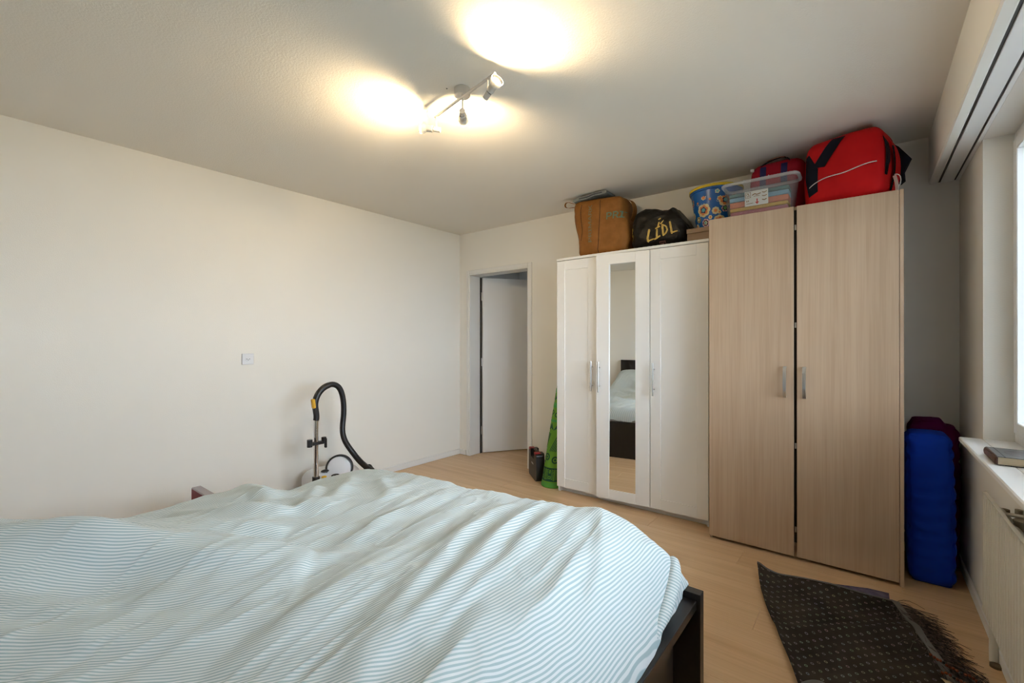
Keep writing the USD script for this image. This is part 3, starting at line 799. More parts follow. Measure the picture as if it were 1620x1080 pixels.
# ---------------------------------------------------------------- black tool case beside the door
tcx, tcy = 1.155, -0.180
tc_rz = math.atan2(-0.20, 0.23)
tc = Thing('tool_case', (tcx, tcy, 0), 'small black tool case with red latches on the floor beside the door', 'case', rz=tc_rz)
cw, ch, cd = 0.29, 0.245, 0.075
case2d = sbox(-cw / 2, 0, cw / 2, ch).buffer(-0.03).buffer(0.03).difference(sbox(-0.05, ch - 0.055, 0.05, ch + 0.1).buffer(0.012))
hb = case2d
mcase = trimesh.creation.extrude_polygon(hb, cd, engine='earcut')
v, f = vf(mcase)
body = (np.stack([v[:, 0], v[:, 2] * -1 + cd / 2, v[:, 1]], 1), f)
tc.part('case_body', body, black_pl, 30, local=True)
tc.part('handle', cat(bb(-0.06, 0.06, -0.014, 0.014, ch - 0.012, ch + 0.008, 0.006)), black_pl, local=True)
for sx in (-1, 1):
    tc.part('latch', bb(sx * 0.10 - 0.03, sx * 0.10 + 0.03, -cd / 2 - 0.004, 0.01, ch - 0.018, ch + 0.005, 0.005), red_pl, local=True, label='red latch')
lt = text2d('POWER', 0.014)
tc.part('badge', cat((np.stack([lt[0][:, 0] - 0.03, np.full(len(lt[0]), -cd / 2 - 0.0008) - lt[0][:, 2], lt[0][:, 1] + 0.125], 1), lt[1][:, [0, 2, 1]])), M('badge_white', (0.6, 0.6, 0.62), 0.5), False, local=True, label='small white lettering')

# ---------------------------------------------------------------- green patterned rolled mat
gm = Thing('rolled_mat', (1.40, -0.27, 0), 'green patterned fabric roll standing between tool case and white wardrobe', 'rolled mat')
GH = 1.28
lime = M('lime_cloth', (0.115, 0.30, 0.022), 0.8, bump=0.3, bscale=300, bdist=0.001)
dkg = M('dark_green_cloth', (0.008, 0.07, 0.03), 0.8)
mdg = M('mid_green_cloth', (0.05, 0.30, 0.06), 0.8)


def gcone(a, zz, off=0.0):
    """Surface of the leaning tapered roll: a = angle, zz = height."""
    k = zz / GH
    r = 0.100 * (1 - k) + 0.033 * k + off
    cx = 1.394 + 0.062 * k
    cy = -0.275 + 0.16 * k
    return np.stack([cx + r * np.cos(a), cy + r * np.sin(a), zz], -1)


A, Z = np.meshgrid(np.linspace(0, 2 * math.pi, 49), np.r_[0.0, 0.004, np.linspace(0.02, GH - 0.02, 30), GH], indexing='ij')
P = gcone(A, Z)
P[:, 0] = gcone(A, Z, -0.006)[:, 0]
P[:, -1] = gcone(A, Z, -0.01)[:, -1]
gm.part('roll', cat(grid(P, True), lathe([(0, 0.0), (0.094, 0.0)], 32, [1.394, -0.275, 0.0005])), lime, 50)


def gprint(poly, name, mat):
    for g in getattr(poly, 'geoms', [poly]):
        gprint1(g, name, mat)


def gprint1(poly, name, mat):
    """poly in (arc metres from the side that faces the room, height)."""
    v, f = poly_mesh(poly, 0.001, 0.02)
    k = np.clip(v[:, 1] / GH, 0, 1)
    r = 0.100 * (1 - k) + 0.033 * k
    a = math.radians(-100) + v[:, 0] / r
    gm.part(name, (gcone(a, v[:, 1], 0.0008 + v[:, 2]), f), mat, 50)


band = sbox(-0.16, 0.055, 0.16, 0.165)
fern = unary_union([stroke([(c, 0.065), (c, 0.155)], 0.006) for c in (-0.09, -0.01, 0.07)] + [stroke([(c, 0.07 + 0.012 * j), (c + sx * 0.024, 0.078 + 0.012 * j)], 0.006) for c in (-0.09, -0.01, 0.07) for j in range(7) for sx in (-1, 1)])
sq = unary_union([sbox(c - 0.012, 0.075, c + 0.012, 0.10).difference(sbox(c - 0.005, 0.082, c + 0.005, 0.093)) for c in (-0.135, -0.05, 0.03, 0.11)] + [sbox(c - 0.008, 0.12, c + 0.008, 0.15) for c in (-0.135, -0.05, 0.03, 0.11)])
gprint(band.difference(fern).difference(sq), 'border_print', dkg)
gprint(unary_union([sbox(-0.16, z0, 0.16, z0 + 0.005) for z0 in (0.012, 0.024, 0.036)]), 'stripe_print', mdg)
hatch = lambda c0, z0, hh, w: unary_union([stroke([(c0 + k * 0.013, z0), (c0 + k * 0.013 + w, z0 + hh)], 0.006) for k in range(6)])
gprint(unary_union([hatch(-0.13, 0.32, 0.12, 0.05), hatch(0.0, 0.30, 0.12, 0.05), hatch(-0.10, 0.86, 0.10, 0.03), hatch(0.02, 0.84, 0.10, 0.03)]), 'hatch_print', dkg)
gprint(unary_union([Point(c, zc).buffer(r_).difference(Point(c, zc).buffer(r_ * 0.6)) for c, zc, r_ in ((-0.10, 0.22, 0.028), (-0.02, 0.25, 0.03), (0.06, 0.23, 0.03), (-0.13, 0.20, 0.02), (-0.03, 0.62, 0.02), (-0.07, 0.58, 0.018), (0.02, 0.60, 0.02))] + [Point(c, zc).buffer(0.009) for c, zc in ((-0.10, 0.22), (-0.02, 0.25), (0.06, 0.23), (-0.05, 0.205))]), 'ring_print', dkg)
gprint(unary_union([Polygon([(c - 0.03, zc), (c, zc + 0.06), (c + 0.03, zc), (c, zc + 0.018)]) for c, zc in ((-0.08, 0.47), (-0.02, 0.47), (0.04, 0.47), (-0.06, 0.72), (0.0, 0.72), (-0.04, 1.0), (0.01, 1.0))]), 'arrow_print', dkg)
gprint(unary_union([sbox(-0.12, 0.54, 0.12, 0.56), sbox(-0.12, 0.66, 0.12, 0.70), sbox(-0.1, 0.79, 0.1, 0.82), sbox(-0.1, 1.09, 0.1, 1.13)]), 'band_print', mdg)

# ---------------------------------------------------------------- on the white wardrobe: brown bag, folded pouch, black bag, box, bucket
brown = M('brown_bag_paper', (0.215, 0.085, 0.016), 0.6, spec=0.25, col2=(0.27, 0.11, 0.024), vscale=14, bump=0.3, bscale=30, bdist=0.006)
brown_dark = M('brown_seam', (0.055, 0.02, 0.008), 0.8)
teal = M('teal_print', (0.075, 0.18, 0.14), 0.7, col2=(0.16, 0.16, 0.08), vscale=40)
greyteal = M('grey_print', (0.17, 0.15, 0.085), 0.7)


def bagshape(p):
    p = p.copy()
    k = p[:, 2] / 0.43
    p[:, 0] += -0.025 * k + 0.012 * np.sin(p[:, 2] * 14)
    p[:, 0] *= 1 - 0.02 * np.sin(k * 9)
    p[:, 2] = np.minimum(p[:, 2], 0.430) + 0.012 * (p[:, 0] / 0.2) * k * -1
    return p


bgx, bgy = 1.885, -0.226
bg = Thing('brown_bag', (bgx, bgy, TOP + 0.0005), 'bulging brown carrier bag with faded teal lettering on the white wardrobe', 'bag')
bag = softbox(0.415, 0.285, 0.43, 0.045, 34, amp=0.011, scale=9, seed=3, bulge=0.018, shape=bagshape)
bg.part('sack', bag, brown, True, local=True)
for nm, pts in (('seam', [(-0.155, 0.40), (-0.158, 0.30), (-0.15, 0.215), (-0.162, 0.12)]), ('seam', [(0.005, 0.41), (0.008, 0.27), (0.0, 0.14), (-0.018, 0.01)])):
    bg.part(nm, drape(poly_mesh(stroke(spline(np.array(pts), 20), 0.0045), 0.001, 0.01), bag), brown_dark, False, local=True)
t1 = text2d('PRIMARK', 0.030)
v = t1[0]
bg.part('lettering', drape((np.stack([-v[:, 1] * 0.9 - 0.063, v[:, 0] * 1.55 + 0.09, v[:, 2]], 1), t1[1]), bag), greyteal, False, local=True, label='faded vertical lettering')
t2 = text2d('PRI', 0.050)
v = t2[0]
bg.part('lettering', drape((np.stack([v[:, 0] * 1.15 + 0.055, v[:, 1] + 0.25, v[:, 2]], 1), t2[1]), bag), teal, False, local=True, label='faded teal lettering')
bg.part('handle', cat(ribbon(spline([(-0.225, -0.105, 0.392), (-0.285, -0.11, 0.410), (-0.326, -0.115, 0.430), (-0.322, -0.115, 0.452), (-0.285, -0.11, 0.452), (-0.225, -0.105, 0.440)], 24), (0, 1, 0.2), 0.02, 0.003)), brown, 40, local=True)
bg.part('top_fold', xf(trimesh.creation.icosphere(3, 1.0), (-0.12, 0.085, 0.440), scale=(0.12, 0.07, 0.04)), brown, True, local=True)
bg.part('side_gusset', cat(ribbon(spline([(0.195, -0.02, 0.40), (0.225, -0.02, 0.36), (0.228, -0.015, 0.30), (0.205, -0.02, 0.24)], 16), (0.2, 1, 0), 0.05, 0.003)), brown, 40, local=True)
denim = M('grey_denim', (0.13, 0.145, 0.15), 0.8, col2=(0.20, 0.215, 0.22), vscale=60, bump=0.3, bscale=300)
n = 30
tt = np.linspace(0, 1, n)
base_path = np.stack([-0.225 + 0.27 * tt, np.full(n, -0.05), np.interp(tt, [0, 0.25, 0.6, 0.9, 1], [0.447, 0.455, 0.461, 0.469, 0.469]) + 0.003 * np.sin(tt * 12)], 1)
pc = Thing('folded_cloth', (bgx, bgy, TOP + 0.42), 'folded grey cloth lying on top of the brown bag', 'cloth')


def cl(off, thick, dep):
    pth = base_path + np.array([0, 0, off])
    return ribbon(pth, (0, 1, 0), dep, thick)


wrap = LineString([(q[0], q[2]) for q in base_path]).buffer(0.013, cap_style=1)
v, f = poly_mesh(wrap, 0.15, 0.03)
cl_m = np.stack([v[:, 0] + bgx, -0.372 + v[:, 2] , np.minimum(v[:, 1] + TOP, H - 0.003)], 1)
pc.part('fold', (cl_m, f[:, [0, 2, 1]]), denim, 30)
ins = LineString([(q[0], q[2]) for q in base_path[5:27]]).buffer(0.0035, cap_style=1)
v, f = poly_mesh(ins, 0.003, 0.03)
pc.part('fold_gap', (np.stack([v[:, 0] + bgx, -0.374 + v[:, 2], v[:, 1] + TOP], 1), f[:, [0, 2, 1]]), M('denim_dark', (0.03, 0.034, 0.04), 0.9), 30)

poly_black = M('black_poly', (0.003, 0.0027, 0.0027), 0.42, spec=0.22, col2=(0.010, 0.008, 0.007), vscale=10, bump=0.5, bscale=26, bdist=0.01)
yellow_ink = M('yellow_ink', (0.60, 0.42, 0.09), 0.5, col2=(0.42, 0.26, 0.04), vscale=50)


def blackshape(p):
    p = p.copy()
    xn = p[:, 0] / 0.2
    k = np.clip(p[:, 2] / 0.27, 0, 1)
    prof = np.interp(xn, [-1.1, -0.85, -0.5, -0.15, 0.1, 0.35, 0.55, 0.8, 1.1], [0.80, 0.98, 1.05, 1.03, 0.95, 0.93, 1.0, 0.78, 0.45])
    p[:, 2] *= 1 + (prof - 1) * k
    p[:, 0] *= 1 - 0.05 * k
    return p


kb = Thing('black_bag', (2.325, -0.225, TOP + 0.0005), 'crumpled black plastic bag with yellow brush lettering on the white wardrobe', 'bag')
kbag = softbox(0.40, 0.28, 0.27, 0.06, 34, amp=0.014, scale=13, seed=8, bulge=0.008, shape=blackshape)
kb.part('sack', kbag, poly_black, True, local=True)
S = 0.001
letters = [brush([(-50, 118), (-62, 60), (-58, 40)], 16, 14), brush([(-62, 42), (-20, 52)], 11, 9),
           brush([(8, 112), (6, 58)], 12, 14), brush([(-10, 50), (28, 66)], 12, 10),
           brush([(-2, 122), (26, 132)], 10, 10), brush([(14, 128), (22, 160)], 12, 11), brush([(36, 152), (54, 172)], 12, 4), brush([(20, 184), (30, 188)], 9, 11),
           brush([(46, 140), (52, 72)], 15, 12), brush([(46, 142), (72, 128), (80, 100), (68, 76), (52, 68)], 9, 12),
           brush([(100, 150), (110, 76)], 13, 15), brush([(108, 78), (146, 84)], 10, 10)]
pl = affinity.scale(unary_union(letters), S, S, origin=(0, 0))
kb.part('lettering', drape(poly_mesh(pl, 0.0008, 0.012), kbag), yellow_ink, False, local=True, label='yellow brush lettering')
frag = affinity.scale(unary_union([brush([(-186, 150), (-190, 120)], 14, 10), brush([(-188, 105), (-192, 70)], 10, 14)]), S, S, origin=(0, 0))
kb.part('lettering', drape(poly_mesh(frag, 0.0008, 0.012), kbag), yellow_ink, False, local=True, label='yellow lettering at the left edge')
rim = sbox(0.018, 0.004, 0.062, 0.030)
kb.part('badge', drape(poly_mesh(unary_union([rim.difference(rim.buffer(-0.003)), stroke([(0.026, 0.014), (0.034, 0.02), (0.04, 0.012), (0.05, 0.02)], 0.004)]), 0.0008, 0.01), kbag), M('badge_pink', (0.25, 0.10, 0.08), 0.6), False, local=True)

card = M('cardboard', (0.30, 0.20, 0.125), 0.75)
cbx = Thing('cardboard_box', (2.62, -0.22, TOP), 'low brown cardboard box with a lid under the flowered bucket', 'box')
cbx.part('tray', bb(2.534, 2.702, -0.350, -0.07, TOP + 0.0005, TOP + 0.055, 0.002), card, False)
cbx.part('lid', bb(2.530, 2.706, -0.354, -0.066, TOP + 0.056, TOP + 0.087, 0.002), card, False)

bux, buy, buz = 2.682, -0.205, 1.9875
bk = Thing('bucket', (bux, buy, buz), 'blue plastic bucket printed with flowers, yellow lid, on the cardboard box', 'bucket')
blue_pl = M('blue_plastic', (0.006, 0.10, 0.36), 0.25)
BR0, BR1, BH = 0.122, 0.158, 0.262
bk.part('pail', lathe([(0, 0.0), (BR0 - 0.004, 0.0), (BR0, 0.005), (BR1, BH - 0.02), (BR1 + 0.007, BH - 0.018), (BR1 + 0.008, BH), (BR1 - 0.002, BH), (BR1 - 0.004, BH - 0.02), (BR0 - 0.004, 0.008), (0, 0.008)], 56), blue_pl, 30, local=True)
bk.part('lid', lathe([(0, BH + 0.012), (0.06, BH + 0.018), (0.12, BH + 0.015), (BR1 + 0.006, BH + 0.013), (BR1 + 0.013, BH + 0.009), (BR1 + 0.013, BH - 0.007), (BR1 + 0.0095, BH - 0.007), (BR1 + 0.0095, BH + 0.001), (0, BH + 0.001)], 56), M('lid_yellow', (0.62, 0.44, 0.01), 0.3), 30, local=True, label='yellow lid')
bk.part('lid_knob', lathe([(0, 0.0), (0.018, 0.0), (0.02, 0.012), (0, 0.016)], 20, (0.02, -0.02, BH + 0.017)), blue_pl, local=True)
cream = M('flower_cream', (0.62, 0.55, 0.30), 0.4)
navy_p = M('flower_navy', (0.012, 0.012, 0.06), 0.4)
orange_p = M('flower_orange', (0.62, 0.20, 0.05), 0.4)
cyan_p = M('flower_cyan', (0.10, 0.42, 0.46), 0.4)
pink_p = M('flower_pink', (0.60, 0.36, 0.36), 0.4)
green_p = M('flower_green', (0.12, 0.30, 0.10), 0.4)


def flower(cx, cy, r, n, rot=0.0):
    return unary_union([Point(cx + r * 0.62 * math.cos(rot + k * 2 * math.pi / n), cy + r * 0.62 * math.sin(rot + k * 2 * math.pi / n)).buffer(r * 0.40, 6) for k in range(n)] + [Point(cx, cy).buffer(r * 0.6, 8)])


A0 = math.radians(-75)


def bprint(poly, mat, lift):
    poly = poly.intersection(sbox(-1, 0.004, 1, BH - 0.026))
    v, f = poly_mesh(poly, 0.0006, 0.02)
    k = v[:, 1] / BH
    r = BR0 + (BR1 - BR0) * k + lift + v[:, 2]
    a = A0 + v[:, 0] / 0.142
    return np.stack([r * np.cos(a), r * np.sin(a), v[:, 1]], 1), f


fls = [(-0.085, 0.115, 0.046, 8, 'b'), (0.055, 0.165, 0.044, 8, 'b'), (-0.078, 0.195, 0.024, 8, 'w'), (0.005, 0.222, 0.030, 6, 'p'), (-0.038, 0.178, 0.017, 7, 'w'), (-0.126, 0.17, 0.017, 7, 'w'), (-0.135, 0.062, 0.021, 6, 'y'),
       (-0.005, 0.10, 0.024, 8, 'w'), (0.02, 0.088, 0.012, 6, 'w'), (0.055, 0.112, 0.024, 6, 'g'), (-0.04, 0.062, 0.014, 6, 'w'), (-0.075, 0.03, 0.028, 7, 'p'), (0.02, 0.03, 0.042, 8, 'b'), (0.115, 0.20, 0.03, 8, 'w'), (0.12, 0.10, 0.04, 8, 'b'),
       (-0.19, 0.19, 0.035, 8, 'b'), (-0.20, 0.10, 0.025, 8, 'w'), (0.02, 0.175, 0.024, 8, 'w'), (0.10, 0.04, 0.02, 7, 'w'), (-0.16, 0.02, 0.02, 6, 'w')]
for cx, cy, r, n, kd in fls:
    ms = {'b': (cream, orange_p, navy_p, cyan_p), 'w': (cream, cream, orange_p, orange_p), 'p': (pink_p, navy_p, cream, cyan_p), 'g': (pink_p, navy_p, green_p, green_p), 'y': (M('flower_yellow', (0.55, 0.38, 0.03), 0.4) if kd == 'y' else cream, navy_p, cream, orange_p)}[kd]
    fp = bk.part('flower_print', bprint(flower(cx, cy, r, n), ms[0], 0.0008), ms[0], False, local=True)
    if r > 0.018:
        bk.part('petal_ring', bprint(flower(cx, cy, r * 0.72, n if n < 8 else 6, 0.3), ms[1], 0.0014), ms[1], False, local=True, parent=fp)
    bk.part('flower_heart', bprint(flower(cx, cy, r * 0.48, 5, 0.1), ms[2], 0.0020), ms[2], False, local=True, parent=fp)
    if r > 0.026:
        bk.part('flower_eye', bprint(Point(cx, cy).buffer(r * 0.26, 8), ms[3], 0.0026), ms[3], False, local=True, parent=fp)

# ---------------------------------------------------------------- on the wood wardrobe: clear tub, two red bags
tub_mat = usdkit.material(stage, '/World/Looks/clear_tub', {'t': ('transparent_bsdf', {'color': (0.93, 0.94, 0.95)}), 'p': ('principled_bsdf', {'base_color': (0.70, 0.72, 0.74), 'roughness': 0.25}), 'm': ('mix_closure', {'fac': 0.075})},
                          [('t.BSDF', 'm.closure1'), ('p.BSDF', 'm.closure2')], 'm.closure')
tubrim_mat = usdkit.material(stage, '/World/Looks/tub_rim', {'t': ('transparent_bsdf', {'color': (0.93, 0.94, 0.95)}), 'p': ('principled_bsdf', {'base_color': (0.66, 0.67, 0.68), 'roughness': 0.3}), 'm': ('mix_closure', {'fac': 0.6})},
                             [('t.BSDF', 'm.closure1'), ('p.BSDF', 'm.closure2')], 'm.closure')
TXc, TYc, TZ = 2.990, -0.4275, LT + 0.0005
tb = Thing('storage_tub', (TXc, TYc, TZ), 'clear plastic storage tub of bright folded fabrics on the wood wardrobe', 'storage box')


def rrect(w, d, r):
    return sbox(-w / 2, -d / 2, w / 2, d / 2).buffer(-r).buffer(r, 6)


def loft(sections):
    """Joins rounded rectangles (w, d, r, z) into an open wall."""
    rings = []
    for w, d, r, zz in sections:
        q = np.array(rrect(w, d, r).exterior.coords)[:-1]
        L = LineString(np.vstack([q, q[:1]]))
        pts = np.array([L.interpolate(u, normalized=True).coords[0] for u in np.linspace(0, 1, 65)[:-1]])
        rings.append(np.column_stack([pts, np.full(64, zz)]))
    R = np.array(rings)
    R = np.concatenate([R, R[:, :1]], 1)
    return grid(R, True)


shell = cat(loft([(0.335, 0.130, 0.02, 0.0), (0.342, 0.137, 0.022, 0.006), (0.385, 0.163, 0.03, 0.188), (0.382, 0.160, 0.03, 0.188), (0.339, 0.134, 0.02, 0.007), (0.33, 0.125, 0.02, 0.003)]), poly_mesh(rrect(0.335, 0.130, 0.02), 0.002, 0.2))
tb.part('tub', shell, tub_mat, 40, local=True)
tb.part('rim', cat(loft([(0.385, 0.163, 0.03, 0.188), (0.412, 0.187, 0.04, 0.190), (0.416, 0.191, 0.042, 0.200), (0.402, 0.179, 0.036, 0.206), (0.383, 0.161, 0.03, 0.205)]), bb(-0.075, -0.070, -0.0965, -0.0875, 0.188, 0.208, 0.001), bb(0.055, 0.060, -0.0965, -0.0875, 0.188, 0.208, 0.001)), tubrim_mat, 40, local=True)
pw = M('paper_white', (0.55, 0.54, 0.50), 0.6)
slope = (0.208 - 0.182) / 2 / 0.182
ty = lambda zz: -0.0685 - slope * (zz - 0.006)


def on_tub(poly, lift):
    v, f = poly_mesh(poly, 0.0005, 0.05)
    return np.stack([v[:, 0], ty(v[:, 1]) - lift - v[:, 2], v[:, 1]], 1), f[:, [0, 2, 1]]


lab = tb.part('paper_label', on_tub(sbox(-0.072, 0.050, 0.052, 0.137), 0.0006), pw, False, local=True)
ink = M('ink_brown', (0.22, 0.13, 0.06), 0.6)
inkr = M('ink_red', (0.45, 0.05, 0.04), 0.6)
tb.part('print', on_tub(unary_union([sbox(-0.068, 0.098, -0.038, 0.130).difference(sbox(-0.066, 0.100, -0.040, 0.128)), stroke([(-0.062, 0.118), (-0.052, 0.122), (-0.048, 0.112)], 0.003), stroke([(-0.060, 0.108), (-0.046, 0.107)], 0.003), stroke([(-0.030, 0.112), (-0.018, 0.118), (-0.006, 0.112), (0.012, 0.117)], 0.005), stroke([(-0.022, 0.104), (0.006, 0.104)], 0.003)]), 0.0014), ink, False, parent=lab, local=True)
tb.part('print', on_tub(unary_union([sbox(-0.009, 0.066, -0.003, 0.088), Polygon([(-0.017, 0.070), (0.005, 0.070), (-0.006, 0.056)])]), 0.0014), inkr, False, parent=lab, local=True)
tb.part('print', on_tub(unary_union([sbox(-0.062, 0.075, -0.058, 0.084), sbox(-0.054, 0.076, -0.050, 0.085), stroke([(-0.062, 0.064), (-0.028, 0.066)], 0.003), stroke([(0.022, 0.121), (0.032, 0.117), (0.044, 0.123)], 0.004), stroke([(0.022, 0.100), (0.032, 0.097), (0.044, 0.101)], 0.004), stroke([(0.022, 0.078), (0.032, 0.074), (0.042, 0.079)], 0.005)]), 0.0014), ink, False, parent=lab, local=True)
zc = TZ + 0.004
for nm, col, hh in (('pink', (0.50, 0.13, 0.14), 0.030), ('yellow', (0.68, 0.38, 0.03), 0.023), ('orange', (0.72, 0.20, 0.07), 0.036), ('pale blue', (0.22, 0.42, 0.56), 0.028), ('grey-green', (0.10, 0.20, 0.19), 0.024)):
    pos = {'pink': 'lowest in the clear tub', 'yellow': 'just above the pink one in the clear tub', 'orange': 'in the middle of the pile in the clear tub', 'pale blue': 'above the orange one in the clear tub', 'grey-green': 'topmost of the pile in the clear tub'}[nm]
    w_ = 0.305 + 0.1 * (zc - TZ)
    single('folded_fabric', xf(softbox(w_, 0.118, hh - 0.001, 0.006, 10, amp=0.001), (TXc - 0.004, TYc, zc)), M('fabric_' + nm.replace(' ', '_').replace('-', '_'), col, 0.8, bump=0.2, bscale=200), nm + ' folded fabric ' + pos, 'fabric', 'folded fabrics in the clear tub', True)
    zc += hh

red_cloth = M('red_nylon', (0.50, 0.004, 0.007), 0.7, spec=0.2, col2=(0.58, 0.007, 0.009), vscale=5, bump=0.2, bscale=220, bdist=0.001)
crim = M('crimson_nylon', (0.34, 0.006, 0.022), 0.7, spec=0.2, bump=0.2, bscale=220, bdist=0.001)
navy = M('navy_webbing', (0.004, 0.006, 0.016), 0.75, spec=0.2, bump=0.3, bscale=400, bdist=0.001)
royal = M('royal_webbing', (0.012, 0.010, 0.10), 0.6)
white_tape = M('white_tape', (0.60, 0.55, 0.52), 0.6)
sb = Thing('small_red_bag', (3.055, -0.168, LT + 0.0005), 'small crimson bag with blue straps behind the clear tub', 'bag')
sbag = softbox(0.29, 0.22, 0.365, 0.05, 26, amp=0.006, scale=10, seed=5, bulge=0.015)
sb.part('pouch', sbag, crim, True, local=True)
for cx in (-0.075, 0.040):
    sb.part('strap', drape(poly_mesh(sbox(cx - 0.017, 0.02, cx + 0.017, 0.345), 0.002, 0.02), sbag), royal, False, local=True, label='blue strap')
sb.part('handle', ribbon(spline([(-0.11, -0.07, 0.345), (-0.07, -0.075, 0.372), (-0.01, -0.075, 0.390), (0.05, -0.075, 0.384), (0.07, -0.07, 0.35)], 24), (0, 1, 0.3), 0.045, 0.004), navy, 40, local=True)
sb.part('handle_wrap', ribbon(spline([(-0.055, -0.076, 0.384), (-0.01, -0.076, 0.3945), (0.04, -0.076, 0.391)], 12), (0, 1, 0.3), 0.05, 0.004), M('orange_cloth', (0.35, 0.13, 0.07), 0.8), 40, local=True, label='orange wrap on the handle')
sb.part('corner_tab', cat(bb(-0.148, -0.125, -0.116, -0.10, 0.325, 0.345, 0.004)), white_tape, local=True)

RB = math.radians(-15)
rb_ = Thing('red_sports_bag', (3.413, -0.352, LT + 0.0005), 'large red sports bag with navy straps and a white piping line', 'bag', rz=RB)


def redshape(p):
    p = p.copy()
    k = p[:, 2] / 0.355
    p[:, 0] *= 1.0 + 0.06 * (1 - k)
    p[:, 1] *= 1.03 - 0.10 * k
    return p


rbag = softbox(0.338, 0.265, 0.362, 0.045, 30, amp=0.007, scale=7, seed=6, bulge=0.018, shape=redshape)
rb_.part('holdall', rbag, red_cloth, True, local=True)
fr_ = lambda poly, lift=0.001: drape(poly_mesh(poly, 0.002, 0.015), rbag, 'front', lift)
rb_.part('strap', fr_(Polygon([(-0.128, 0.215), (-0.066, 0.205), (0.022, 0.352), (-0.040, 0.356)]), 0.004), navy, False, local=True, label='navy shoulder strap')
rb_.part('strap', fr_(Polygon([(-0.146, 0.055), (-0.100, 0.078), (-0.100, 0.205), (-0.150, 0.30), (-0.172, 0.29), (-0.17, 0.17)])), navy, False, local=True)
rb_.part('piping', fr_(stroke(spline(np.array([(-0.142, 0.108), (-0.115, 0.124), (-0.09, 0.134), (-0.053, 0.142), (0.028, 0.145), (0.08, 0.156), (0.135, 0.166), (0.158, 0.168)]), 30), 0.0055), 0.0025), white_tape, False, local=True, label='white piping line')
edge_path = spline([(0.168, -0.100, 0.03), (0.160, -0.108, 0.15), (0.155, -0.108, 0.27), (0.142, -0.104, 0.342)], 24)
rb_.part('edge_binding', tube(edge_path, 0.007, 8), navy, 40, local=True)
side = lambda pts, w, th, mat, nm, lb=None: rb_.part(nm, ribbon(spline(pts, 24), (0, 1, 0), w, th), mat, 40, local=True, label=lb)
side([(0.186, -0.065, 0.10), (0.190, -0.065, 0.17), (0.188, -0.065, 0.25), (0.172, -0.065, 0.31)], 0.06, 0.004, navy, 'side_panel')
side([(0.190, 0.02, 0.03), (0.208, 0.02, 0.15), (0.200, 0.02, 0.24), (0.172, 0.02, 0.31)], 0.075, 0.012, red_cloth, 'side_pocket')
side([(0.190, -0.022, 0.03), (0.208, -0.022, 0.15), (0.200, -0.022, 0.26)], 0.016, 0.005, navy, 'zip')
flap = Polygon([(0.115, 0.318), (0.150, 0.318), (0.178, 0.300), (0.194, 0.284), (0.240, 0.213), (0.213, 0.146), (0.216, 0.101), (0.201, 0.087), (0.186, 0.101), (0.191, 0.161), (0.183, 0.228), (0.156, 0.287)]).buffer(0.004)
v, f = poly_mesh(flap, 0.022, 0.03)
rb_.part('shoulder_strap', (np.stack([v[:, 0], 0.092 + 0.25 * (v[:, 0] - 0.18) + v[:, 2], v[:, 1]], 1), f[:, [0, 2, 1]]), navy, 30, local=True, label='navy strap hanging over the right side')
rb_.part('strap_buckle', ribbon(spline([(0.160, 0.055, 0.286), (0.178, 0.060, 0.258), (0.195, 0.065, 0.228)], 10), (0.7, -0.3, 0.5), 0.012, 0.004), white_tape, 40, local=True)
rb_.part('luggage_tag', cat(ribbon(spline([(0.212, -0.05, 0.095), (0.222, -0.055, 0.05), (0.224, -0.058, 0.004)], 10), (0.8, -0.6, 0), 0.020, 0.002), tube(spline([(0.212, -0.05, 0.10), (0.228, -0.05, 0.095), (0.238, -0.05, 0.065), (0.228, -0.05, 0.03)], 16), 0.0025, 6)), white_tape, 40, local=True, label='white luggage tag')

# ---------------------------------------------------------------- folded mats in the right corner
def quilt(w, d, h, rows, seed):
    m = softbox(w, d, h, 0.035, 40, amp=0.005, scale=9, seed=seed, bulge=0.012)
    v, f = m
    ph = v[:, 2] / h * rows + 0.25 * np.sin(v[:, 0] * 23 + seed) + 0.35 * (meshkit.noise(v * 7, seed) - 0.5)
    q = 0.013 * (np.abs(np.sin(ph * math.pi)) ** 0.6 - 1)
    c = v - np.array([0, 0, h / 2])
    v = v + np.stack([np.sign(c[:, 0]) * (np.abs(c[:, 0]) > w * 0.42), np.sign(c[:, 1]) * (np.abs(c[:, 1]) > d * 0.40), np.zeros(len(v))], 1) * q[:, None]
    return v, f


blue_cl = M('blue_cloth', (0.004, 0.045, 0.42), 0.8, spec=0.15, bump=0.3, bscale=120, bdist=0.002)
purple_cl = M('purple_cloth', (0.13, 0.003, 0.085), 0.85, spec=0.1, bump=0.3, bscale=120, bdist=0.002)
v, f = quilt(0.180, 0.215, 0.745, 11, 2)
k = v[:, 2] / 0.745
v = v + np.stack([0.012 * (1 - k) , -0.01 * (1 - k), np.zeros(len(v))], 1)
single('blue_mat', (v + [3.738, -0.305, 0.001], f), blue_cl, 'royal blue quilted folded mat standing in the corner by the wood wardrobe', 'mat', smooth=True)
v, f = quilt(0.205, 0.15, 0.79, 9, 4)
v[:, 2] = np.where(v[:, 2] > 0.4, v[:, 2] - 0.028 * np.clip((v[:, 0] - 0.03) / 0.02, 0, 1), v[:, 2])
single('purple_mat', (v + [3.778, -0.098, 0.001], f), purple_cl, 'dark purple folded mat standing behind the blue one in the corner', 'mat', smooth=True)

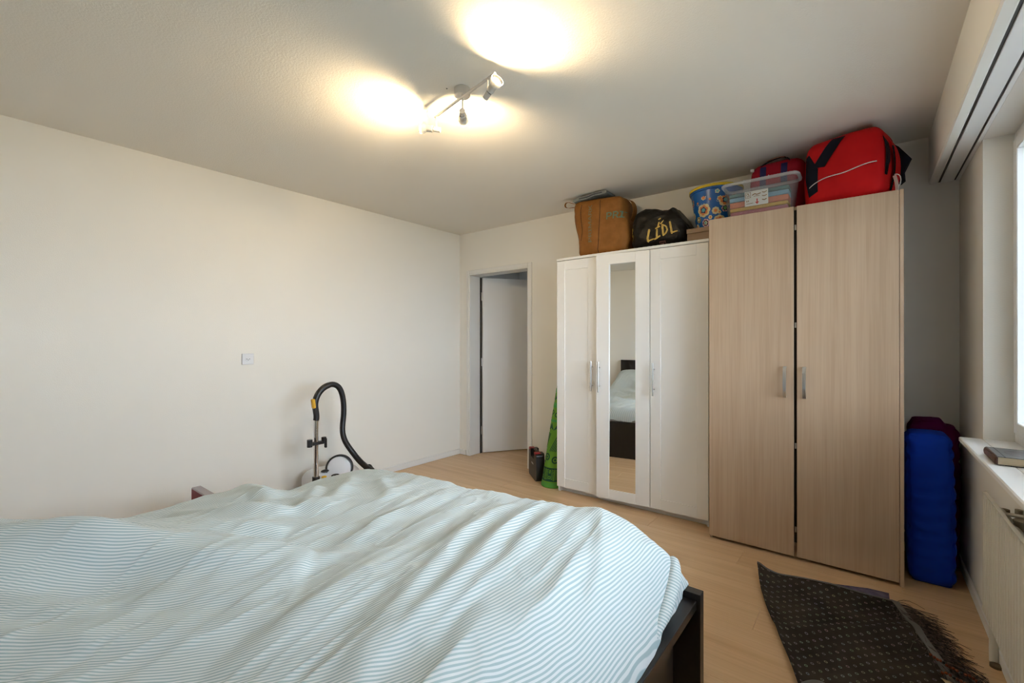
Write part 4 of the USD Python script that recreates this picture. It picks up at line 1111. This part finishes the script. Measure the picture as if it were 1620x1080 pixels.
# ---------------------------------------------------------------- book on the sill
bk2 = Thing('book', (3.91, -1.115, WZ0), 'dark hardback book with a brown spine lying on the window sill', 'book')
BA = dict(x0=3.846, x1=3.966, y0=-1.208, y1=-1.020, z0=WZ0 + 0.0005, z1=WZ0 + 0.031)
cov = M('book_cover', (0.10, 0.105, 0.105), 0.35, col2=(0.14, 0.14, 0.14), vscale=20)
bk2.part('back_cover', bb(BA['x0'] + 0.004, BA['x1'], BA['y0'], BA['y1'], BA['z0'], BA['z0'] + 0.0025, 0.0008), M('book_dark', (0.018, 0.016, 0.016), 0.4), False)
bk2.part('front_cover', bb(BA['x0'] + 0.004, BA['x1'], BA['y0'], BA['y1'], BA['z1'] - 0.0025, BA['z1'], 0.0008), cov, False)
bk2.part('pages', bb(BA['x0'] + 0.004, BA['x1'] - 0.004, BA['y0'] + 0.004, BA['y1'] - 0.004, BA['z0'] + 0.0025, BA['z1'] - 0.0025, 0.0005), M('pages', (0.66, 0.55, 0.38), 0.8, col2=(0.56, 0.45, 0.30), vscale=12, vstretch=(1, 1, 40)), False)
zm = (BA['z0'] + BA['z1']) / 2
th = np.linspace(math.pi / 2, 3 * math.pi / 2, 13)
P = np.stack([np.stack([BA['x0'] + 0.005 + 0.009 * np.cos(th), np.full(13, yv), zm + 0.0153 * np.sin(th)], 1) for yv in (BA['y0'], BA['y1'])], 0)
bk2.part('spine', cat(grid(P), bb(BA['x0'] - 0.002, BA['x0'] + 0.005, BA['y0'] + 0.001, BA['y1'] - 0.001, BA['z0'] + 0.003, BA['z1'] - 0.003, 0.001)), M('spine', (0.045, 0.022, 0.017), 0.45, col2=(0.11, 0.045, 0.03), vscale=60), 60)
bk2.part('hinge_groove', bb(BA['x0'] + 0.020, BA['x0'] + 0.0235, BA['y0'], BA['y1'], BA['z1'] - 0.0005, BA['z1'] + 0.0003, 0), M('groove', (0.015, 0.015, 0.02), 0.4), False)
ov = affinity.scale(Point(0, 0).buffer(1, 12), 0.034, 0.062)
v, f = poly_mesh(ov, 0.0002, 0.1)
bk2.part('cover_oval', (v + [3.915, -1.114, BA['z1']], f), M('cover_oval', (0.045, 0.05, 0.055), 0.35, col2=(0.13, 0.11, 0.12), vscale=30), False)

# ---------------------------------------------------------------- folded rug with fringe
rug_mat = usdkit.material(stage, '/World/Looks/rug_back', {
    'uv': ('texture_coordinate', {}), 'mp': ('mapping', {'scale': (29.0, 29.0, 1.0), 'rotation': (0, 0, 0.62)}),
    'vo': ('voronoi_texture', {'dimensions': '2D', 'scale': 1.0, 'randomness': 0.12}),
    'r1': ('rgb_ramp', {'ramp': [(0.0, (0, 0, 0)), (0.09, (0, 0, 0)), (0.115, (1, 1, 1)), (0.165, (1, 1, 1)), (0.19, (0, 0, 0)), (1.0, (0, 0, 0))]}),
    'hs': ('hsv', {'saturation': 0.5, 'value': 0.30}),
    'nz': ('noise_texture', {'scale': 380.0, 'detail': 2.0}), 'geo': ('geometry', {}), 'n2': ('noise_texture', {'scale': 5.0, 'detail': 3.0}),
    'rp': ('rgb_ramp', {'ramp': [(0.35, (0.022, 0.019, 0.018)), (0.68, (0.050, 0.041, 0.034))]}), 'lt': ('mix_color', {'fac': 0.45, 'b': (0.18, 0.155, 0.135)}),
    'mx': ('mix_color', {}), 'bu': ('bump', {'strength': 0.5, 'distance': 0.002}), 'p': ('principled_bsdf', {'roughness': 0.9, 'specular_ior_level': 0.1})},
    [('uv.UV', 'mp.vector'), ('mp.vector', 'vo.vector'), ('vo.distance', 'r1.fac'), ('vo.color', 'hs.color'), ('hs.color', 'lt.a'), ('geo.position', 'nz.vector'), ('geo.position', 'n2.vector'), ('n2.fac', 'rp.fac'),
     ('rp.color', 'mx.a'), ('lt.result', 'mx.b'), ('r1.color', 'mx.fac'), ('mx.result', 'p.base_color'), ('nz.fac', 'bu.height'), ('bu.normal', 'p.normal')], 'p.BSDF')
rg = Thing('rug', (3.45, -1.2, 0), 'dark dotted rug lying rumpled on the floor with a shaggy fringed end', 'rug')
NA, NB = 70, 110
a = np.linspace(0, 1, NA)[:, None] * np.ones((1, NB))
b = np.linspace(0, 1, NB)[None, :] * np.ones((NA, 1))
TL, TR, BL, BR = np.array([3.040, -0.835]), np.array([3.592, -0.742]), np.array([3.365, -1.86]), np.array([3.80, -1.80])
XY = (TL * (1 - a)[..., None] + TR * a[..., None]) * (1 - b)[..., None] + (BL * (1 - a)[..., None] + BR * a[..., None]) * b[..., None]
XY[..., 0] += 0.035 * np.sin(b * math.pi) * a - 0.012 * np.sin(b * 2 * math.pi) * (1 - a)
Zr = 0.006 + 0.030 * np.exp(-(a / 0.12) ** 2) * np.exp(-(b / 0.10) ** 2) + 0.022 * np.exp(-((b - 0.01) / 0.05) ** 2) * np.exp(-((a - 0.45) / 0.35) ** 2) + 0.010 * np.exp(-((b - 0.33 + 0.28 * (a - 0.5)) / 0.035) ** 2) + 0.006 * (meshkit.fbm(np.stack([a * 5, b * 9, a * 0], -1), 3, 31) - 0.3) + 0.016 * np.exp(-(a / 0.05) ** 2)
Zr = np.maximum(Zr, 0.004)
P = np.concatenate([XY, Zr[..., None]], -1)
rv, rf = slab(P, 0.0035)
ruv = np.stack([a.ravel() * 0.56, b.ravel() * 1.06], 1)
rg.part('pile_back', (rv, rf[:, ::-1]), rug_mat, True, uv=np.vstack([ruv, ruv]), label='dark dotted backing turned up')
bind = M('grey_binding', (0.13, 0.125, 0.125), 0.85, bump=0.3, bscale=300)
e = P[-1]
rg.part('binding', ribbon(e + [0.004, 0, 0.004], (0.93, -0.36, 0.05), 0.030, 0.005), bind, 40)
e2 = P[:, 0] + [0, 0.002, 0.002]
rg.part('binding', tube(e2, 0.004, 6), bind, 40)
tp = P[18:68, 0]
under = np.stack([tp + [0, 0.03, -0.002], tp + [0, 0.012, 0.0], tp + [0, -0.012, -0.002]], 1)
under[..., 2] = np.maximum(np.stack([np.full(50, 0.004), tp[:, 2] * 0.55, tp[:, 2] - 0.004], 1), 0.003)
wdt = np.sin(np.linspace(0, 1, 50) * math.pi) ** 0.6
wdt = np.interp(np.linspace(0, 1, 50), [0, 0.15, 0.8, 1], [0.0, 0.35, 0.95, 0.9])
under[:, 0, 1] = tp[:, 1] + 0.004 + 0.10 * wdt
under[:, 1, 1] = tp[:, 1] + 0.002 + 0.05 * wdt
under[:, :2, 2] = [0.005, 0.009]
rg.part('pile_edge', slab(under, 0.002), M('purple_pile', (0.05, 0.035, 0.085), 0.95, col2=(0.13, 0.11, 0.17), vscale=25, bump=0.6, bscale=200), True, label='purple pile side showing at the far edge')
th = np.linspace(0, 2 * math.pi, 41)
cc = np.array([3.345, -1.650, 0.024])
rg.part('curled_corner', tube(np.stack([cc[0] + 0.040 * np.cos(th) + 0.018 * np.sin(th), cc[1] + 0.072 * np.sin(th), cc[2] + 0.004 * np.cos(th)], 1), 0.0065, 8, False), bind, 50, label='grey bound edge curled over')
rg.part('curl_inside', slab(np.stack([np.stack([cc[0] + k * (0.040 * np.cos(th) + 0.018 * np.sin(th)), cc[1] + k * 0.072 * np.sin(th), np.full(41, 0.020)], 1) for k in (0.05, 0.5, 1.0)], 0), 0.003), gap_dark, 30)
# fringe: loose threads, one joined mesh of thin tubes
fr_m = []
r_ = np.random.default_rng(4)
for k in range(1100):
    q = r_.random()
    p0 = np.array([np.interp(q, np.linspace(0, 1, NB), e[:, j]) for j in range(3)])
    L = 0.075 + 0.075 * r_.random() + 0.03 * q
    an = math.radians(-38 + 26 * r_.standard_normal())
    dr_ = np.array([math.cos(an), math.sin(an)])
    L = min(L, (3.835 - p0[0]) / max(dr_[0], 0.25))
    bend = 0.02 * r_.standard_normal()
    tt = np.linspace(0, 1, 6)
    pts = np.stack([p0[0] + dr_[0] * L * tt - dr_[1] * bend * np.sin(tt * 3), p0[1] + dr_[1] * L * tt + dr_[0] * bend * np.sin(tt * 3), 0.0025 + 0.012 * r_.random() * np.sin(tt * math.pi * 0.95) + 0.004 * (1 - tt)], 1)
    fr_m.append(tube(pts, np.linspace(0.0015, 0.0008, 6), 4, False))
rg.part('fringe', cat(*fr_m), M('fringe_yarn', (0.016, 0.012, 0.015), 0.9, col2=(0.13, 0.095, 0.085), vscale=70, vlo=0.38, vhi=0.66), True, kind='stuff')
# prayer-bead string and tassel on the fringe
bead_mat = M('amber_bead', (0.28, 0.062, 0.018), 0.25, col2=(0.09, 0.012, 0.006), vscale=60)
bd_ = Thing('bead_string', (3.79, -1.27, 0.01), 'string of dark amber beads lying on the rug fringe', 'beads')
bp = spline([(3.672, -1.165), (3.715, -1.195), (3.752, -1.222), (3.785, -1.232), (3.800, -1.262), (3.785, -1.292), (3.755, -1.285), (3.715, -1.262), (3.695, -1.272)], 400)
d = np.r_[0, np.cumsum(np.linalg.norm(np.diff(bp, axis=0), axis=1))]
for k in range(int(d[-1] / 0.0105)):
    c = [np.interp(k * 0.0105, d, bp[:, j]) for j in (0, 1)]
    bd_.part('bead', xf(trimesh.creation.icosphere(1, 0.0052), (c[0], c[1], 0.034 + 0.002 * math.sin(k * 1.7))), bead_mat if k % 5 else black_pl, True)
bd_.part('cord', tube(np.column_stack([bp[::8], np.full(len(bp[::8]), 0.034)]), 0.0012, 5), black_pl)
ts = []
for k in range(40):
    q = 0.02 * r_.standard_normal(2)
    ts.append(tube(spline([(3.70, -1.285, 0.024), (3.735 + q[0] * 0.5, -1.33 + q[1] * 0.5, 0.024), (3.755 + q[0], -1.39 + q[1], 0.018)], 6), 0.0012, 4, False))
bd_.part('tassel', cat(*ts), M('gold_thread', (0.42, 0.33, 0.20), 0.5), True, kind='stuff', label='pale gold tassel')
